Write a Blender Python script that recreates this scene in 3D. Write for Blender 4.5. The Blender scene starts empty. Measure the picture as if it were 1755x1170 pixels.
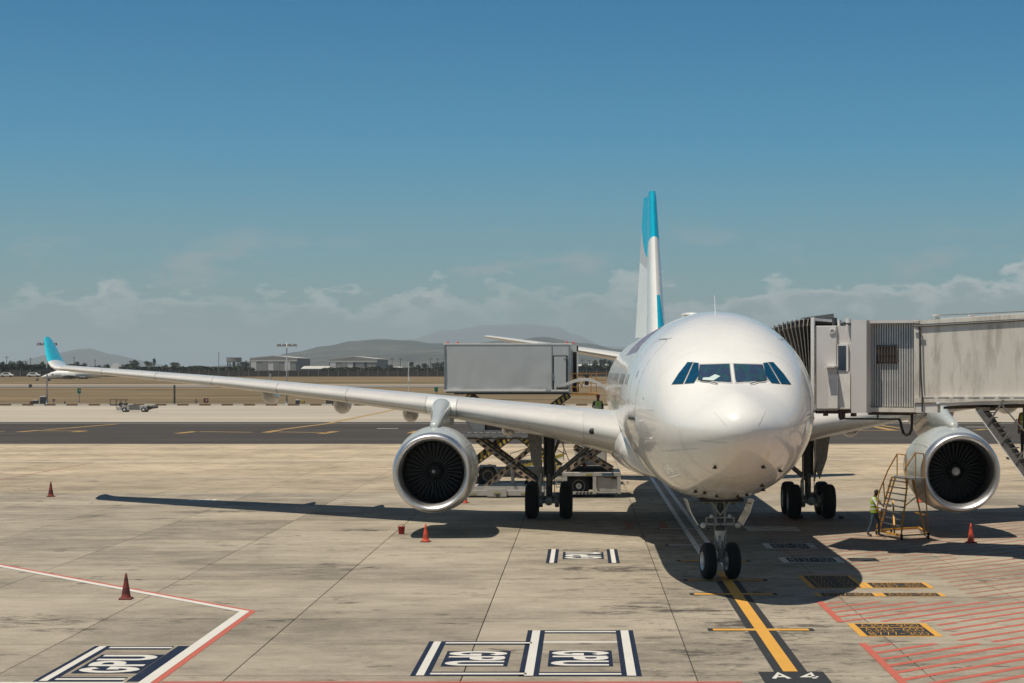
import bpy, bmesh, math, random
from mathutils import Vector, Matrix, noise as mnoise
R = math.radians
pi = math.pi
rnd = random.Random(7)
sc = bpy.context.scene
col = sc.collection

# ------------------------------------------------------------------ camera, sky, sun, exposure
FPX, HZ, PX0, CAMX, CAMY, CAMZ = 3060.0, 636.0, 997.0, -4.0, -45.0, 6.0
cam_d = bpy.data.cameras.new('camera'); cam = bpy.data.objects.new('camera', cam_d); col.objects.link(cam)
cam.location = (CAMX, CAMY, CAMZ); cam.rotation_euler = (R(90), 0, 0)
cam_d.sensor_width = 36; cam_d.lens = FPX/1755*36
cam_d.shift_x = (877.5-PX0)/1755; cam_d.shift_y = (HZ-585)/1755
cam_d.clip_start = 0.5; cam_d.clip_end = 90000
sc.camera = cam

SUN = Vector((-0.29, -0.20, 1.0)).normalized()
SUN_EL = math.asin(SUN.z)
SUN_AZ = math.atan2(SUN.x, SUN.y)          # clockwise from +Y
world = bpy.data.worlds.new('World'); sc.world = world; world.use_nodes = True
wn = world.node_tree; wn.nodes.clear()
def N(t, typ, **kw):
    n = t.nodes.new(typ)
    for k, v in kw.items():
        if k.startswith('i_'):
            n.inputs[k[2:].replace('_', ' ')].default_value = v
        else: setattr(n, k, v)
    return n
def L(t, a, b): t.links.new(a, b)
def M_(t, op, a, b=None, c=None, clamp=False):
    n = t.nodes.new('ShaderNodeMath'); n.operation = op; n.use_clamp = clamp
    for i, v in enumerate((a, b, c)):
        if v is None: continue
        if isinstance(v, (int, float)): n.inputs[i].default_value = v
        else: t.links.new(v, n.inputs[i])
    return n.outputs[0]
def ramp(t, fac, stops):
    n = t.nodes.new('ShaderNodeValToRGB'); cr = n.color_ramp
    while len(cr.elements) > 1: cr.elements.remove(cr.elements[0])
    cr.elements[0].position = stops[0][0]; cr.elements[0].color = tuple(stops[0][1])+(1,) if len(stops[0][1]) == 3 else stops[0][1]
    for p, c in stops[1:]:
        e = cr.elements.new(p); e.color = tuple(c)+(1,) if len(c) == 3 else c
    t.links.new(fac, n.inputs[0]); return n.outputs[0]
def mixc(t, fac, a, b, mode='MIX'):
    n = t.nodes.new('ShaderNodeMix'); n.data_type = 'RGBA'; n.blend_type = mode
    for sock, v in ((n.inputs[0], fac), (n.inputs[6], a), (n.inputs[7], b)):
        if isinstance(v, (int, float)): sock.default_value = v
        elif isinstance(v, tuple): sock.default_value = v if len(v) == 4 else v+(1,)
        else: t.links.new(v, sock)
    return n.outputs[2]
SKY_STRENGTH = 0.1
sky = N(wn, 'ShaderNodeTexSky', sky_type='NISHITA', sun_disc=False, sun_elevation=SUN_EL, sun_rotation=SUN_AZ, altitude=0, air_density=1.0, dust_density=0.6, ozone_density=1.6)
tc = N(wn, 'ShaderNodeTexCoord'); sep = N(wn, 'ShaderNodeSeparateXYZ'); L(wn, tc.outputs['Generated'], sep.inputs[0])
zz = sep.outputs[2]
def wnoise(sx, sy, sz, scale, detail=6, rough=.55, seed=0.0):
    mp = N(wn, 'ShaderNodeMapping'); mp.inputs['Scale'].default_value = (sx, sy, sz); mp.inputs['Location'].default_value = (seed, seed*.7, 0)
    L(wn, tc.outputs['Generated'], mp.inputs[0])
    n = N(wn, 'ShaderNodeTexNoise'); n.inputs['Scale'].default_value = scale; n.inputs['Detail'].default_value = detail; n.inputs['Roughness'].default_value = rough
    L(wn, mp.outputs[0], n.inputs['Vector']); return n.outputs['Fac']
# low cloud bank: a lumpy top edge whose height wanders with azimuth
top = M_(wn, 'ADD', M_(wn, 'ADD', .030, M_(wn, 'MULTIPLY', M_(wn, 'SUBTRACT', sep.outputs[0], .06, clamp=True), .09)), M_(wn, 'MULTIPLY', wnoise(1, 1, .0, 6, 2, .5, 3.1), .028))
lump = M_(wn, 'MULTIPLY', M_(wn, 'SUBTRACT', wnoise(1, 1, 2.2, 30, 10, .58, 1.3), .5), .085)
edge = M_(wn, 'SUBTRACT', M_(wn, 'ADD', top, lump), zz)
bank = M_(wn, 'MULTIPLY', edge, 110, clamp=True)
inner = M_(wn, 'SUBTRACT', 1, M_(wn, 'MULTIPLY', edge, 60), clamp=True)          # bright crown, dull body
puff = M_(wn, 'MULTIPLY', M_(wn, 'SUBTRACT', wnoise(1, 1, 3.4, 17, 8, .58, 8.4), .55), 8, clamp=True)
pband = M_(wn, 'MULTIPLY', M_(wn, 'SUBTRACT', .088, zz), 40, clamp=True)
puff = M_(wn, 'MULTIPLY', puff, pband)
bodyn = wnoise(1, 1, 3, 60, 6, .6, 5.0)
skc = mixc(wn, 1.0, sky.outputs[0], (0.80, 1.0, 1.0), 'MULTIPLY')
hs = N(wn, 'ShaderNodeHueSaturation'); hs.inputs['Saturation'].default_value = 1.0; hs.inputs['Value'].default_value = 1.0; L(wn, skc, hs.inputs['Color'])
low = ramp(wn, zz, [(0.0, (.42, .50, .50)), (0.045, (.40, .58, .66)), (.08, (.33, .60, .72)), (.12, (.15, .58, .78)), (.22, (.02, .455, .69)), (.5, (.12, .34, .50)), (1, (.10, .26, .40))])
skc2 = mixc(wn, 1.0, hs.outputs[0], low, 'MULTIPLY')
crown = mixc(wn, inner, (3.5, 3.65, 3.6, 1), (10.5, 9.9, 9.0, 1))
crown = mixc(wn, M_(wn, 'MULTIPLY', M_(wn, 'SUBTRACT', bodyn, .35, clamp=True), 1.6), crown, (3.6, 3.9, 3.9, 1))
c1 = mixc(wn, M_(wn, 'MULTIPLY', puff, .45), skc2, (4.2, 4.1, 4.1, 1))
fade = M_(wn, 'MULTIPLY', M_(wn, 'ADD', M_(wn, 'MULTIPLY', zz, 22), .08, clamp=True), .95)
patch = M_(wn, 'ADD', M_(wn, 'MULTIPLY', M_(wn, 'SUBTRACT', wnoise(1, 1, .6, 9, 3, .5, 6.2), .40), 5, clamp=True), M_(wn, 'MULTIPLY', sep.outputs[0], 2.2, clamp=True), clamp=True)
soft = M_(wn, 'MULTIPLY', M_(wn, 'ADD', .45, M_(wn, 'MULTIPLY', inner, .55)), M_(wn, 'ADD', .50, M_(wn, 'MULTIPLY', patch, .50)))
c2 = mixc(wn, M_(wn, 'MULTIPLY', M_(wn, 'MULTIPLY', bank, fade), soft), c1, crown)
bg = N(wn, 'ShaderNodeBackground'); bg.inputs[1].default_value = SKY_STRENGTH
L(wn, c2, bg.inputs[0]); wo = N(wn, 'ShaderNodeOutputWorld'); L(wn, bg.outputs[0], wo.inputs[0])

sun_d = bpy.data.lights.new('sun', 'SUN'); sun_d.energy = 4.8; sun_d.angle = R(0.53); sun_d.color = (1.0, .915, .79)
sun = bpy.data.objects.new('sun', sun_d); col.objects.link(sun)
sun.rotation_euler = (-SUN).to_track_quat('-Z', 'Y').to_euler(); sun.location = (0, 0, 60)
sc.view_settings.view_transform = 'Standard'; sc.view_settings.look = 'None'
sc.view_settings.exposure = 0.0; sc.view_settings.gamma = 1; sc.view_settings.use_curve_mapping = False
sc.cycles.volume_bounces = 0; sc.cycles.max_bounces = 8

# ------------------------------------------------------------------ helpers
def G(px, py, z=0.0):
    D = (CAMZ-z)*FPX/(py-HZ); return (CAMX+(px-PX0)*D/FPX, CAMY+D, z)
def AT(px, D): return CAMX+(px-PX0)*D/FPX, CAMY+D
def ZP(py, D): return CAMZ-(py-HZ)/FPX*D

class MB:
    def __init__(s): s.v = []; s.f = []; s.m = []
    def add(s, vs, fs, mi=0):
        o = len(s.v); s.v += [tuple(v) for v in vs]; s.f += [tuple(i+o for i in f) for f in fs]; s.m += [mi]*len(fs); return s
    def box(s, a, b, mi=0, rz=0, org=None):
        x0, y0, z0 = a; x1, y1, z1 = b
        vs = [Vector((x, y, z)) for z in (z0, z1) for y in (y0, y1) for x in (x0, x1)]
        if rz:
            o = Vector(org) if org else Vector(((x0+x1)/2, (y0+y1)/2, 0)); m = Matrix.Rotation(rz, 3, 'Z'); vs = [m@(v-o)+o for v in vs]
        return s.add(vs, [(0, 2, 3, 1), (4, 5, 7, 6), (0, 1, 5, 4), (2, 6, 7, 3), (0, 4, 6, 2), (1, 3, 7, 5)], mi)
    def beam(s, p, q, w, h=None, mi=0, up=(0, 0, 1)):
        p, q = Vector(p), Vector(q); h = h or w; d = (q-p).normalized(); u = Vector(up)
        if abs(d.dot(u)) > .98: u = Vector((0, 1, 0))
        a = d.cross(u).normalized()*w/2; b = a.cross(d).normalized()*h/2
        vs = [p-a-b, p+a-b, p+a+b, p-a+b, q-a-b, q+a-b, q+a+b, q-a+b]
        return s.add(vs, [(0, 1, 2, 3), (7, 6, 5, 4), (0, 4, 5, 1), (1, 5, 6, 2), (2, 6, 7, 3), (3, 7, 4, 0)], mi)
    def tube(s, pts, r, n=8, mi=0, cap=True):
        pts = [Vector(p) for p in pts]; rs = r if isinstance(r, (list, tuple)) else [r]*len(pts); rings = []
        pu = None
        for i, p in enumerate(pts):
            d = (pts[min(i+1, len(pts)-1)]-pts[max(i-1, 0)]).normalized()
            u = pu or (Vector((0, 0, 1)) if abs(d.z) < .9 else Vector((1, 0, 0)))
            a = d.cross(u).normalized(); b = a.cross(d).normalized(); pu = b
            rings.append([p+a*math.cos(t)*rs[i]+b*math.sin(t)*rs[i] for t in [2*pi*k/n for k in range(n)]])
        return s.loft(rings, mi, cap)
    def loft(s, rings, mi=0, cap=True, closed=True):
        n = len(rings[0]); vs = [v for r in rings for v in r]; fs = []
        for i in range(len(rings)-1):
            for k in range(n if closed else n-1):
                k2 = (k+1) % n; fs.append((i*n+k, i*n+k2, (i+1)*n+k2, (i+1)*n+k))
        if cap and closed: fs += [tuple(range(n))[::-1], tuple((len(rings)-1)*n+k for k in range(n))]
        return s.add(vs, fs, mi)
    def rev(s, prof, o, axis='Y', n=32, mi=0):
        o = Vector(o); rings = []
        for (t, r) in prof:
            ring = []
            for k in range(n):
                a = 2*pi*k/n; c, q = r*math.cos(a), r*math.sin(a)
                ring.append(o+Vector({'Y': (c, t, q), 'X': (t, c, q), 'Z': (c, q, t)}[axis]))
            rings.append(ring)
        return s.loft(rings, mi, False)
    def prism(s, poly, z0, z1, mi=0):
        n = len(poly); vs = [(p[0], p[1], z0) for p in poly]+[(p[0], p[1], z1) for p in poly]
        return s.add(vs, [tuple(range(n))[::-1], tuple(range(n, 2*n))]+[(i, (i+1) % n, n+(i+1) % n, n+i) for i in range(n)], mi)
    def obj(s, name, mats, parent=None, smooth=False, bevel=0, loc=None, auto=None):
        me = bpy.data.meshes.new(name); me.from_pydata(s.v, [], s.f); me.update()
        for m in (mats if isinstance(mats, (list, tuple)) else [mats]): me.materials.append(m)
        me.polygons.foreach_set('material_index', s.m)
        bm = bmesh.new(); bm.from_mesh(me); bmesh.ops.recalc_face_normals(bm, faces=bm.faces); bm.to_mesh(me); bm.free()
        if smooth: me.polygons.foreach_set('use_smooth', [True]*len(me.polygons)); 
        if smooth and auto: me.set_sharp_from_angle(angle=R(auto))
        o = bpy.data.objects.new(name, me); col.objects.link(o)
        if parent: o.parent = parent
        if loc: o.location = loc
        if bevel:
            b = o.modifiers.new('bevel', 'BEVEL'); b.width = bevel; b.segments = 2; b.limit_method = 'ANGLE'
        return o
def empty(name, loc=(0, 0, 0), rz=0):
    o = bpy.data.objects.new(name, None); col.objects.link(o); o.location = loc; o.rotation_euler = (0, 0, rz); o.empty_display_size = .5; return o
def tag(o, label=None, cat=None, group=None, kind=None):
    if label: o['label'] = label
    if cat: o['category'] = cat
    if group: o['group'] = group
    if kind: o['kind'] = kind
    return o
def kids(o): return list(o.children)
def copy_tree(o, parent=None):
    c = o.copy(); col.objects.link(c)
    c.parent = parent
    for ch in kids(o): copy_tree(ch, c)
    return c

# ------------------------------------------------------------------ materials
def mat(name, c, rough=.6, metal=0., var=.12, scale=3., c2=None, bump=0., bscale=None, coat=0., spec=None, stretch=(1, 1, 1), dirt=0., dcol=(.1, .085, .065), wscale=.6):
    m = bpy.data.materials.new(name); m.use_nodes = True; t = m.node_tree; b = t.nodes['Principled BSDF']
    g = N(t, 'ShaderNodeNewGeometry'); mp = N(t, 'ShaderNodeMapping'); mp.inputs['Scale'].default_value = stretch; L(t, g.outputs['Position'], mp.inputs[0])
    n = N(t, 'ShaderNodeTexNoise'); n.inputs['Scale'].default_value = scale; n.inputs['Detail'].default_value = 5; n.inputs['Roughness'].default_value = .6; L(t, mp.outputs[0], n.inputs['Vector'])
    f = M_(t, 'MULTIPLY', M_(t, 'SUBTRACT', n.outputs['Fac'], .28), 2.3, clamp=True)
    hi = tuple(min(1, x*(1+var*.5)) for x in c); lo = c2 if c2 else tuple(x*(1-var) for x in c)
    cc = mixc(t, f, lo, hi)
    if dirt:
        n2 = N(t, 'ShaderNodeTexNoise'); n2.inputs['Scale'].default_value = wscale; n2.inputs['Detail'].default_value = 8; n2.inputs['Roughness'].default_value = .65; L(t, mp.outputs[0], n2.inputs['Vector'])
        d = M_(t, 'MULTIPLY', M_(t, 'MULTIPLY', M_(t, 'SUBTRACT', n2.outputs['Fac'], .48), 5, clamp=True), dirt); cc = mixc(t, d, cc, dcol)
    L(t, cc, b.inputs['Base Color']); b.inputs['Metallic'].default_value = metal
    L(t, M_(t, 'ADD', rough-.06, M_(t, 'MULTIPLY', f, .12), clamp=True), b.inputs['Roughness'])
    if coat: b.inputs['Coat Weight'].default_value = coat; b.inputs['Coat Roughness'].default_value = .05
    if spec is not None: b.inputs['Specular IOR Level'].default_value = spec
    if bump:
        bn = N(t, 'ShaderNodeBump'); bn.inputs['Strength'].default_value = bump; bn.inputs['Distance'].default_value = .02
        n3 = N(t, 'ShaderNodeTexNoise'); n3.inputs['Scale'].default_value = bscale or scale*6; n3.inputs['Detail'].default_value = 4; L(t, mp.outputs[0], n3.inputs['Vector'])
        L(t, n3.outputs['Fac'], bn.inputs['Height']); L(t, bn.outputs[0], b.inputs['Normal'])
    return m

def concrete(name, base=(.300, .258, .194), rand=True, joints=False, far=False):
    m = bpy.data.materials.new(name); m.use_nodes = True; t = m.node_tree; b = t.nodes['Principled BSDF']
    g = N(t, 'ShaderNodeNewGeometry').outputs['Position']
    def nz(scale, st, det=6, ro=.6, loc=(0, 0, 0)):
        mp = N(t, 'ShaderNodeMapping'); mp.inputs['Scale'].default_value = st; mp.inputs['Location'].default_value = loc; L(t, g, mp.inputs[0])
        n = N(t, 'ShaderNodeTexNoise'); n.inputs['Scale'].default_value = scale; n.inputs['Detail'].default_value = det; n.inputs['Roughness'].default_value = ro; L(t, mp.outputs[0], n.inputs['Vector']); return n.outputs['Fac']
    big = nz(.2, (.6, 1, 1), 5); mid = nz(.9, (.7, 1.1, 1), 9, .68, (3, 7, 0)); fine = nz(9, (.8, 1.1, 1), 6, .75); grit = nz(70, (1, 1, 1), 2)
    v = M_(t, 'ADD', M_(t, 'ADD', M_(t, 'MULTIPLY', M_(t, 'SUBTRACT', big, .5), 2.1), M_(t, 'MULTIPLY', M_(t, 'SUBTRACT', mid, .5), 1.7)), M_(t, 'ADD', M_(t, 'MULTIPLY', M_(t, 'SUBTRACT', fine, .5), 1.1), M_(t, 'MULTIPLY', M_(t, 'SUBTRACT', grit, .5), .3)))
    v = M_(t, 'ADD', v, .5)
    if rand:
        oi = N(t, 'ShaderNodeObjectInfo'); v = M_(t, 'ADD', v, M_(t, 'MULTIPLY', M_(t, 'SUBTRACT', oi.outputs['Random'], .5), .42))
    cc = ramp(t, v, [(0.0, tuple(x*.62 for x in base)), (.42, tuple(x*.93 for x in base)), (.62, tuple(x*1.08 for x in base)), (1, tuple(min(1, x*1.3) for x in base))])
    # oil and rubber stains, short streaks across the stand
    st = nz(.9, (.7, 1.3, 1), 10, .7, (11, 2, 0)); reg = nz(.16, (1, 1, 1), 2, .5, (4, 4, 0))
    s1 = M_(t, 'MULTIPLY', M_(t, 'SUBTRACT', st, .57), 16, clamp=True); s2 = M_(t, 'MULTIPLY', M_(t, 'SUBTRACT', reg, .42), 6, clamp=True)
    sx = N(t, 'ShaderNodeSeparateXYZ'); L(t, g, sx.inputs[0])
    # more oil along the parking position itself
    nearline = M_(t, 'SUBTRACT', 1, M_(t, 'DIVIDE', M_(t, 'ABSOLUTE', M_(t, 'ADD', sx.outputs[0], .2)), 5.5), clamp=True)
    st2 = nz(1.5, (.8, 1.3, 1), 10, .74, (1, 5, 0)); s3 = M_(t, 'MULTIPLY', M_(t, 'MULTIPLY', M_(t, 'SUBTRACT', st2, .535), 16, clamp=True), nearline)
    s = M_(t, 'MAXIMUM', M_(t, 'MULTIPLY', M_(t, 'MULTIPLY', s1, s2), .85), M_(t, 'MULTIPLY', s3, .85))
    cc = mixc(t, s, cc, (.062, .055, .046))
    if not joints:
        # individual oil spots and scuffs at their own places on the stand
        spots = [(1290, 1010, 1.0, 1.6, .5), (1268, 1068, .9, .8, .9), (1330, 1085, 1.3, .7, .55), (1180, 1046, 1.6, .5, .75), (1060, 975, 1.5, .9, .9), (992, 974, .9, .7, .8), (1000, 942, 2.6, .8, .6), (880, 938, 2.2, .8, .45), (1085, 1040, 1.0, .45, .8), (1050, 1050, 1.3, .35, .7), (1385, 1114, 1.1, .45, .6), (1395, 1072, .8, .3, .9),
                 (45, 1065, 1.8, 1.2, .6), (115, 1080, 1.2, .6, .6), (255, 1065, 1.2, .5, .5), (628, 908, 1.1, .7, .9), (760, 938, 1.6, .7, .4), (1240, 1120, 1.2, .8, .5), (1165, 1115, 1.0, .4, .6), (1240, 1140, .8, .3, .6), (380, 876, 2.6, 1.0, .7), (560, 974, 2.4, 1.2, .5), (520, 985, 1.4, .5, .5), (1640, 1120, 2.2, 1.2, .3)]
        n5 = nz(2.3, (.7, 1.5, 1), 10, .76, (5, 1, 0)); acc = None
        for (spx, spy, srx, sry, sst) in spots:
            gx, gy = CAMX+(spx-PX0)*(CAMZ*FPX/(spy-HZ))/FPX, CAMY+CAMZ*FPX/(spy-HZ)
            dx = M_(t, 'DIVIDE', M_(t, 'SUBTRACT', sx.outputs[0], gx), srx*1.25); dy = M_(t, 'DIVIDE', M_(t, 'SUBTRACT', sx.outputs[1], gy), sry*1.25)
            w = M_(t, 'MULTIPLY', M_(t, 'SUBTRACT', 1, M_(t, 'ADD', M_(t, 'MULTIPLY', dx, dx), M_(t, 'MULTIPLY', dy, dy)), clamp=True), sst)
            acc = w if acc is None else M_(t, 'MAXIMUM', acc, w)
        sm = M_(t, 'MULTIPLY', M_(t, 'SUBTRACT', M_(t, 'ADD', n5, M_(t, 'MULTIPLY', acc, .16)), .555), 12, clamp=True)
        sm = M_(t, 'MULTIPLY', sm, M_(t, 'MULTIPLY', acc, 1.5, clamp=True)); cc = mixc(t, M_(t, 'MULTIPLY', sm, .85), cc, (.045, .040, .034))
    cr = nz(3.2, (.5, 1.6, 1), 7, .78, (9, 9, 0)); cs = M_(t, 'MULTIPLY', M_(t, 'MULTIPLY', M_(t, 'SUBTRACT', cr, .575), 14, clamp=True), .5); cc = mixc(t, cs, cc, (.12, .105, .085))
    if not joints:
        yy_ = M_(t, 'FRACT', M_(t, 'DIVIDE', M_(t, 'ADD', sx.outputs[1], 4.07*40-2.4+2.035), 4.07)); jd = M_(t, 'ABSOLUTE', M_(t, 'SUBTRACT', yy_, .5)); js = M_(t, 'SUBTRACT', 1, M_(t, 'DIVIDE', jd, .020), clamp=True); cc = mixc(t, M_(t, 'MULTIPLY', M_(t, 'MULTIPLY', js, mid), .9), cc, (.10, .085, .065))
    if joints:
        def line(sock, off, per, w):
            a = M_(t, 'FRACT', M_(t, 'DIVIDE', M_(t, 'ADD', sock, off), per)); return M_(t, 'LESS_THAN', M_(t, 'ABSOLUTE', M_(t, 'SUBTRACT', a, .5)), w/per/2)
        j = M_(t, 'MAXIMUM', line(sx.outputs[0], 4.6*40-2.85+2.3, 4.6, .05), line(sx.outputs[1], 4.07*40-2.4+2.035, 4.07, .05))
        cc = mixc(t, M_(t, 'MULTIPLY', j, .5), cc, (.07, .06, .05))
    L(t, cc, b.inputs['Base Color']); b.inputs['Roughness'].default_value = .85; b.inputs['Specular IOR Level'].default_value = .3
    bn = N(t, 'ShaderNodeBump'); bn.inputs['Strength'].default_value = .35; bn.inputs['Distance'].default_value = .01; L(t, fine, bn.inputs['Height']); L(t, bn.outputs[0], b.inputs['Normal'])
    return m

def paint(name, c, wear=.35, wc=(.26, .22, .17)):
    m = bpy.data.materials.new(name); m.use_nodes = True; t = m.node_tree; b = t.nodes['Principled BSDF']
    g = N(t, 'ShaderNodeNewGeometry').outputs['Position']
    n = N(t, 'ShaderNodeTexNoise'); n.inputs['Scale'].default_value = 6; n.inputs['Detail'].default_value = 9; n.inputs['Roughness'].default_value = .72; L(t, g, n.inputs['Vector'])
    n2 = N(t, 'ShaderNodeTexNoise'); n2.inputs['Scale'].default_value = .9; n2.inputs['Detail'].default_value = 5; L(t, g, n2.inputs['Vector'])
    w = M_(t, 'MULTIPLY', M_(t, 'MULTIPLY', M_(t, 'SUBTRACT', M_(t, 'ADD', n.outputs['Fac'], M_(t, 'MULTIPLY', n2.outputs['Fac'], .35)), .78), 9, clamp=True), wear)
    cc = mixc(t, w, mixc(t, n2.outputs['Fac'], tuple(x*.8 for x in c), c), wc)
    L(t, cc, b.inputs['Base Color']); b.inputs['Roughness'].default_value = .75; b.inputs['Specular IOR Level'].default_value = .3
    return m

M = {}
M['slab'] = concrete('concrete_slab')
M['apron'] = concrete('concrete_far', base=(.345, .282, .195), rand=False, joints=True)
M['joint'] = mat('joint_filler', (.03, .028, .025), .9)
M['asphalt'] = mat('asphalt', (.066, .057, .049), .9, var=.3, scale=.12, stretch=(.25, 1, 1), dirt=.5, dcol=(.036, .034, .032), wscale=.3, spec=.15)
M['farconc'] = mat('far_concrete', (.42, .37, .29), .9, var=.2, scale=.05, stretch=(.3, 1, 1), dirt=.3, dcol=(.26, .22, .17), wscale=.15, spec=.2)
M['grass'] = mat('dry_grass', (.195, .142, .080), .95, var=.35, scale=.06, stretch=(.16, 1, 1), dirt=.9, dcol=(.075, .062, .032), wscale=.14, spec=.1, c2=(.14, .105, .06))
M['drive'] = mat('service_track', (.19, .18, .165), .9, scale=.1, stretch=(.3, 1, 1))
M['sand'] = mat('sand_strip', (.34, .26, .17), .95, scale=.1, stretch=(.3, 1, 1))
M['hill'] = mat('hill_scrub', (.062, .062, .052), .95, var=.7, scale=.016, dirt=.5, dcol=(.15, .13, .10), wscale=.006, c2=(.028, .031, .028))
M['mount'] = mat('mountain_rock', (.11, .11, .10), .95, var=.3, scale=.0006)
M['white'] = mat('aircraft_white', (.77, .755, .70), .27, var=.04, scale=.7, coat=.7, spec=.4, dirt=.05, dcol=(.5, .47, .42), wscale=2)
M['wing'] = mat('wing_paint', (.56, .545, .505), .30, var=.05, scale=.6, coat=.25, dirt=.03, dcol=(.48, .45, .40), wscale=1.2, stretch=(1, .3, 1))
M['slat'] = mat('slat_paint', (.60, .575, .53), .27, var=.05, scale=1.2, coat=.2)
M['winggrey'] = mat('wing_under_grey', (.36, .35, .32), .45, var=.1)
M['turq'] = mat('turquoise_paint', (.005, .40, .56), .22, var=.04, coat=.5)
M['turqtip'] = mat('winglet_turquoise', (.03, .50, .60), .24, var=.04, coat=.5)
M['silvergrey'] = mat('fin_grey', (.50, .49, .46), .3, var=.04, coat=.3)
M['nac'] = mat('nacelle_paint', (.42, .45, .43), .28, var=.05, scale=.8, coat=.3, dirt=.12, dcol=(.28, .28, .26))
M['lip'] = mat('polished_lip', (.66, .66, .66), .42, 1., var=.06, scale=2)
M['liner'] = mat('intake_liner', (.10, .10, .10), .42, .3, var=.1)
M['blade'] = mat('fan_blade_titanium', (.018, .0175, .017), .5, .3, var=.15)
M['dark'] = mat('dark_void', (.012, .012, .012), .7)
M['spin'] = mat('spinner_grey', (.04, .04, .04), .4)
M['gearm'] = mat('gear_grey', (.30, .29, .27), .4, .3, var=.3, scale=9, dirt=.5, dcol=(.06, .055, .05), wscale=5)
M['geard'] = mat('gear_dark', (.06, .058, .055), .55, .2, var=.4, scale=9)
M['gearw'] = mat('gear_white', (.62, .60, .55), .4, var=.12, scale=8, dirt=.4, dcol=(.2, .18, .15), wscale=6)
M['tyre'] = mat('tyre_rubber', (.016, .016, .016), .82, var=.3, scale=8, spec=.3)
M['rim'] = mat('rim_metal', (.62, .62, .60), .4, .4, var=.2, scale=8)
M['chrome'] = mat('chrome', (.75, .75, .75), .12, 1.)
M['seam'] = mat('panel_seam', (.22, .215, .20), .6)
M['seaml'] = mat('panel_seam_light', (.58, .57, .54), .5)
M['black'] = mat('black_rubber', (.014, .014, .014), .55)
def glassmat(name, c, rough=.05, tint=0):
    m = bpy.data.materials.new(name); m.use_nodes = True; t = m.node_tree; b = t.nodes['Principled BSDF']
    g = N(t, 'ShaderNodeNewGeometry').outputs['Position']; n = N(t, 'ShaderNodeTexNoise'); n.inputs['Scale'].default_value = 2.6; n.inputs['Detail'].default_value = 2; n.inputs['Distortion'].default_value = 1.4; L(t, g, n.inputs['Vector'])
    cc = ramp(t, n.outputs['Fac'], [(.25, c), (.42, tuple(x*1.25 for x in c)), (.52, (c[0]+tint*.014, c[1]+tint*.0, c[2]+tint*.03)), (.6, (c[0]+tint*.0, c[1]+tint*.045, c[2]+tint*.02)), (.7, c)])  # tint paints blue and teal reflections into the pane colour
    L(t, cc, b.inputs['Base Color']); b.inputs['Roughness'].default_value = rough; b.inputs['Specular IOR Level'].default_value = .8; b.inputs['Coat Weight'].default_value = .5; b.inputs['Coat Roughness'].default_value = .03
    return m
M['glass'] = glassmat('cockpit_glass', (.025, .05, .075), .03, 1)
M['glassb'] = glassmat('cockpit_side_glass', (.004, .05, .10), .08, 0)
M['glassc'] = glassmat('window_glass', (.006, .02, .045), .1, 0)
M['paper'] = mat('paper', (.5, .6, .55), .7)
M['bgrey'] = mat('bridge_light_grey', (.60, .575, .54), .55, var=.05, scale=1, dirt=.22, dcol=(.30, .27, .24), wscale=1.5, stretch=(1, 1, .35))
M['bwhite'] = mat('bridge_white', (.74, .72, .67), .5, var=.06, dirt=.25, dcol=(.38, .33, .28), wscale=2)
M['bold'] = mat('bridge_weathered', (.66, .62, .54), .65, var=.10, scale=.9, dirt=1.0, dcol=(.40, .36, .30), wscale=1.6, stretch=(1.6, 1.6, .35))
M['bcorr'] = mat('corrugated_grey', (.58, .57, .54), .45, .3, var=.08, dirt=.2, dcol=(.2, .19, .18), wscale=2)
M['bello'] = mat('bellows_canvas', (.012, .010, .009), .8, var=.4, scale=4, dirt=.4, dcol=(.06, .052, .04), wscale=3)
M['rib'] = mat('bellows_rib', (.16, .145, .12), .6, var=.3, scale=7)
M['rust'] = mat('rusty_steel', (.085, .06, .045), .75, var=.5, scale=5)
M['galv'] = mat('galvanised_steel', (.20, .19, .17), .5, .5, var=.3, scale=5)
M['tuck'] = mat('truck_box_grey', (.50, .51, .49), .42, .1, var=.10, scale=.8, bump=.5, bscale=.9, dirt=.3, dcol=(.38, .38, .37), wscale=.8, stretch=(1, 1, .45))
M['twhite'] = mat('vehicle_white', (.43, .41, .37), .45, var=.1, dirt=.45, dcol=(.24, .20, .16), wscale=2.2)
M['yellow'] = mat('chevron_yellow', (.52, .36, .05), .6, var=.2, dirt=.3)
M['beige'] = mat('scissor_beige', (.42, .30, .19), .6, var=.25, dirt=.4)
M['stair_y'] = mat('stand_yellow', (.66, .33, .03), .5, var=.15, scale=5, dirt=.25, dcol=(.25, .13, .04), wscale=5)
M['orange'] = mat('rail_orange', (.42, .20, .03), .55, var=.2)
M['alu'] = mat('aluminium', (.34, .34, .33), .4, .7, var=.15)
M['tarp'] = mat('grey_tarp', (.26, .27, .27), .6, var=.15, bump=.4, bscale=2)
M['conen'] = mat('cone_bright', (.72, .085, .03), .55, var=.15, scale=6, dirt=.3, dcol=(.3, .05, .03), wscale=8)
M['coned'] = mat('cone_faded', (.22, .038, .025), .7, var=.35, scale=8, dirt=.6, dcol=(.07, .025, .02), wscale=8)
M['coneb'] = mat('cone_band_bright', (.42, .06, .03), .5, var=.2)
M['conebd'] = mat('cone_band_dark', (.10, .022, .018), .6, var=.3)
M['bucket'] = mat('bucket_red', (.34, .01, .012), .35, var=.15)
M['pwhite'] = paint('marking_white', (.66, .63, .56), .7)
M['pnavy'] = paint('marking_navy', (.008, .016, .038), .35)
M['pblack'] = paint('marking_black', (.03, .032, .033), .3)
M['pyel'] = paint('marking_yellow', (.66, .34, .06), .5)
M['pred'] = paint('marking_red', (.50, .125, .085), .6)
M['predf'] = paint('marking_red_faded', (.38, .17, .115), .9)
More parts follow.
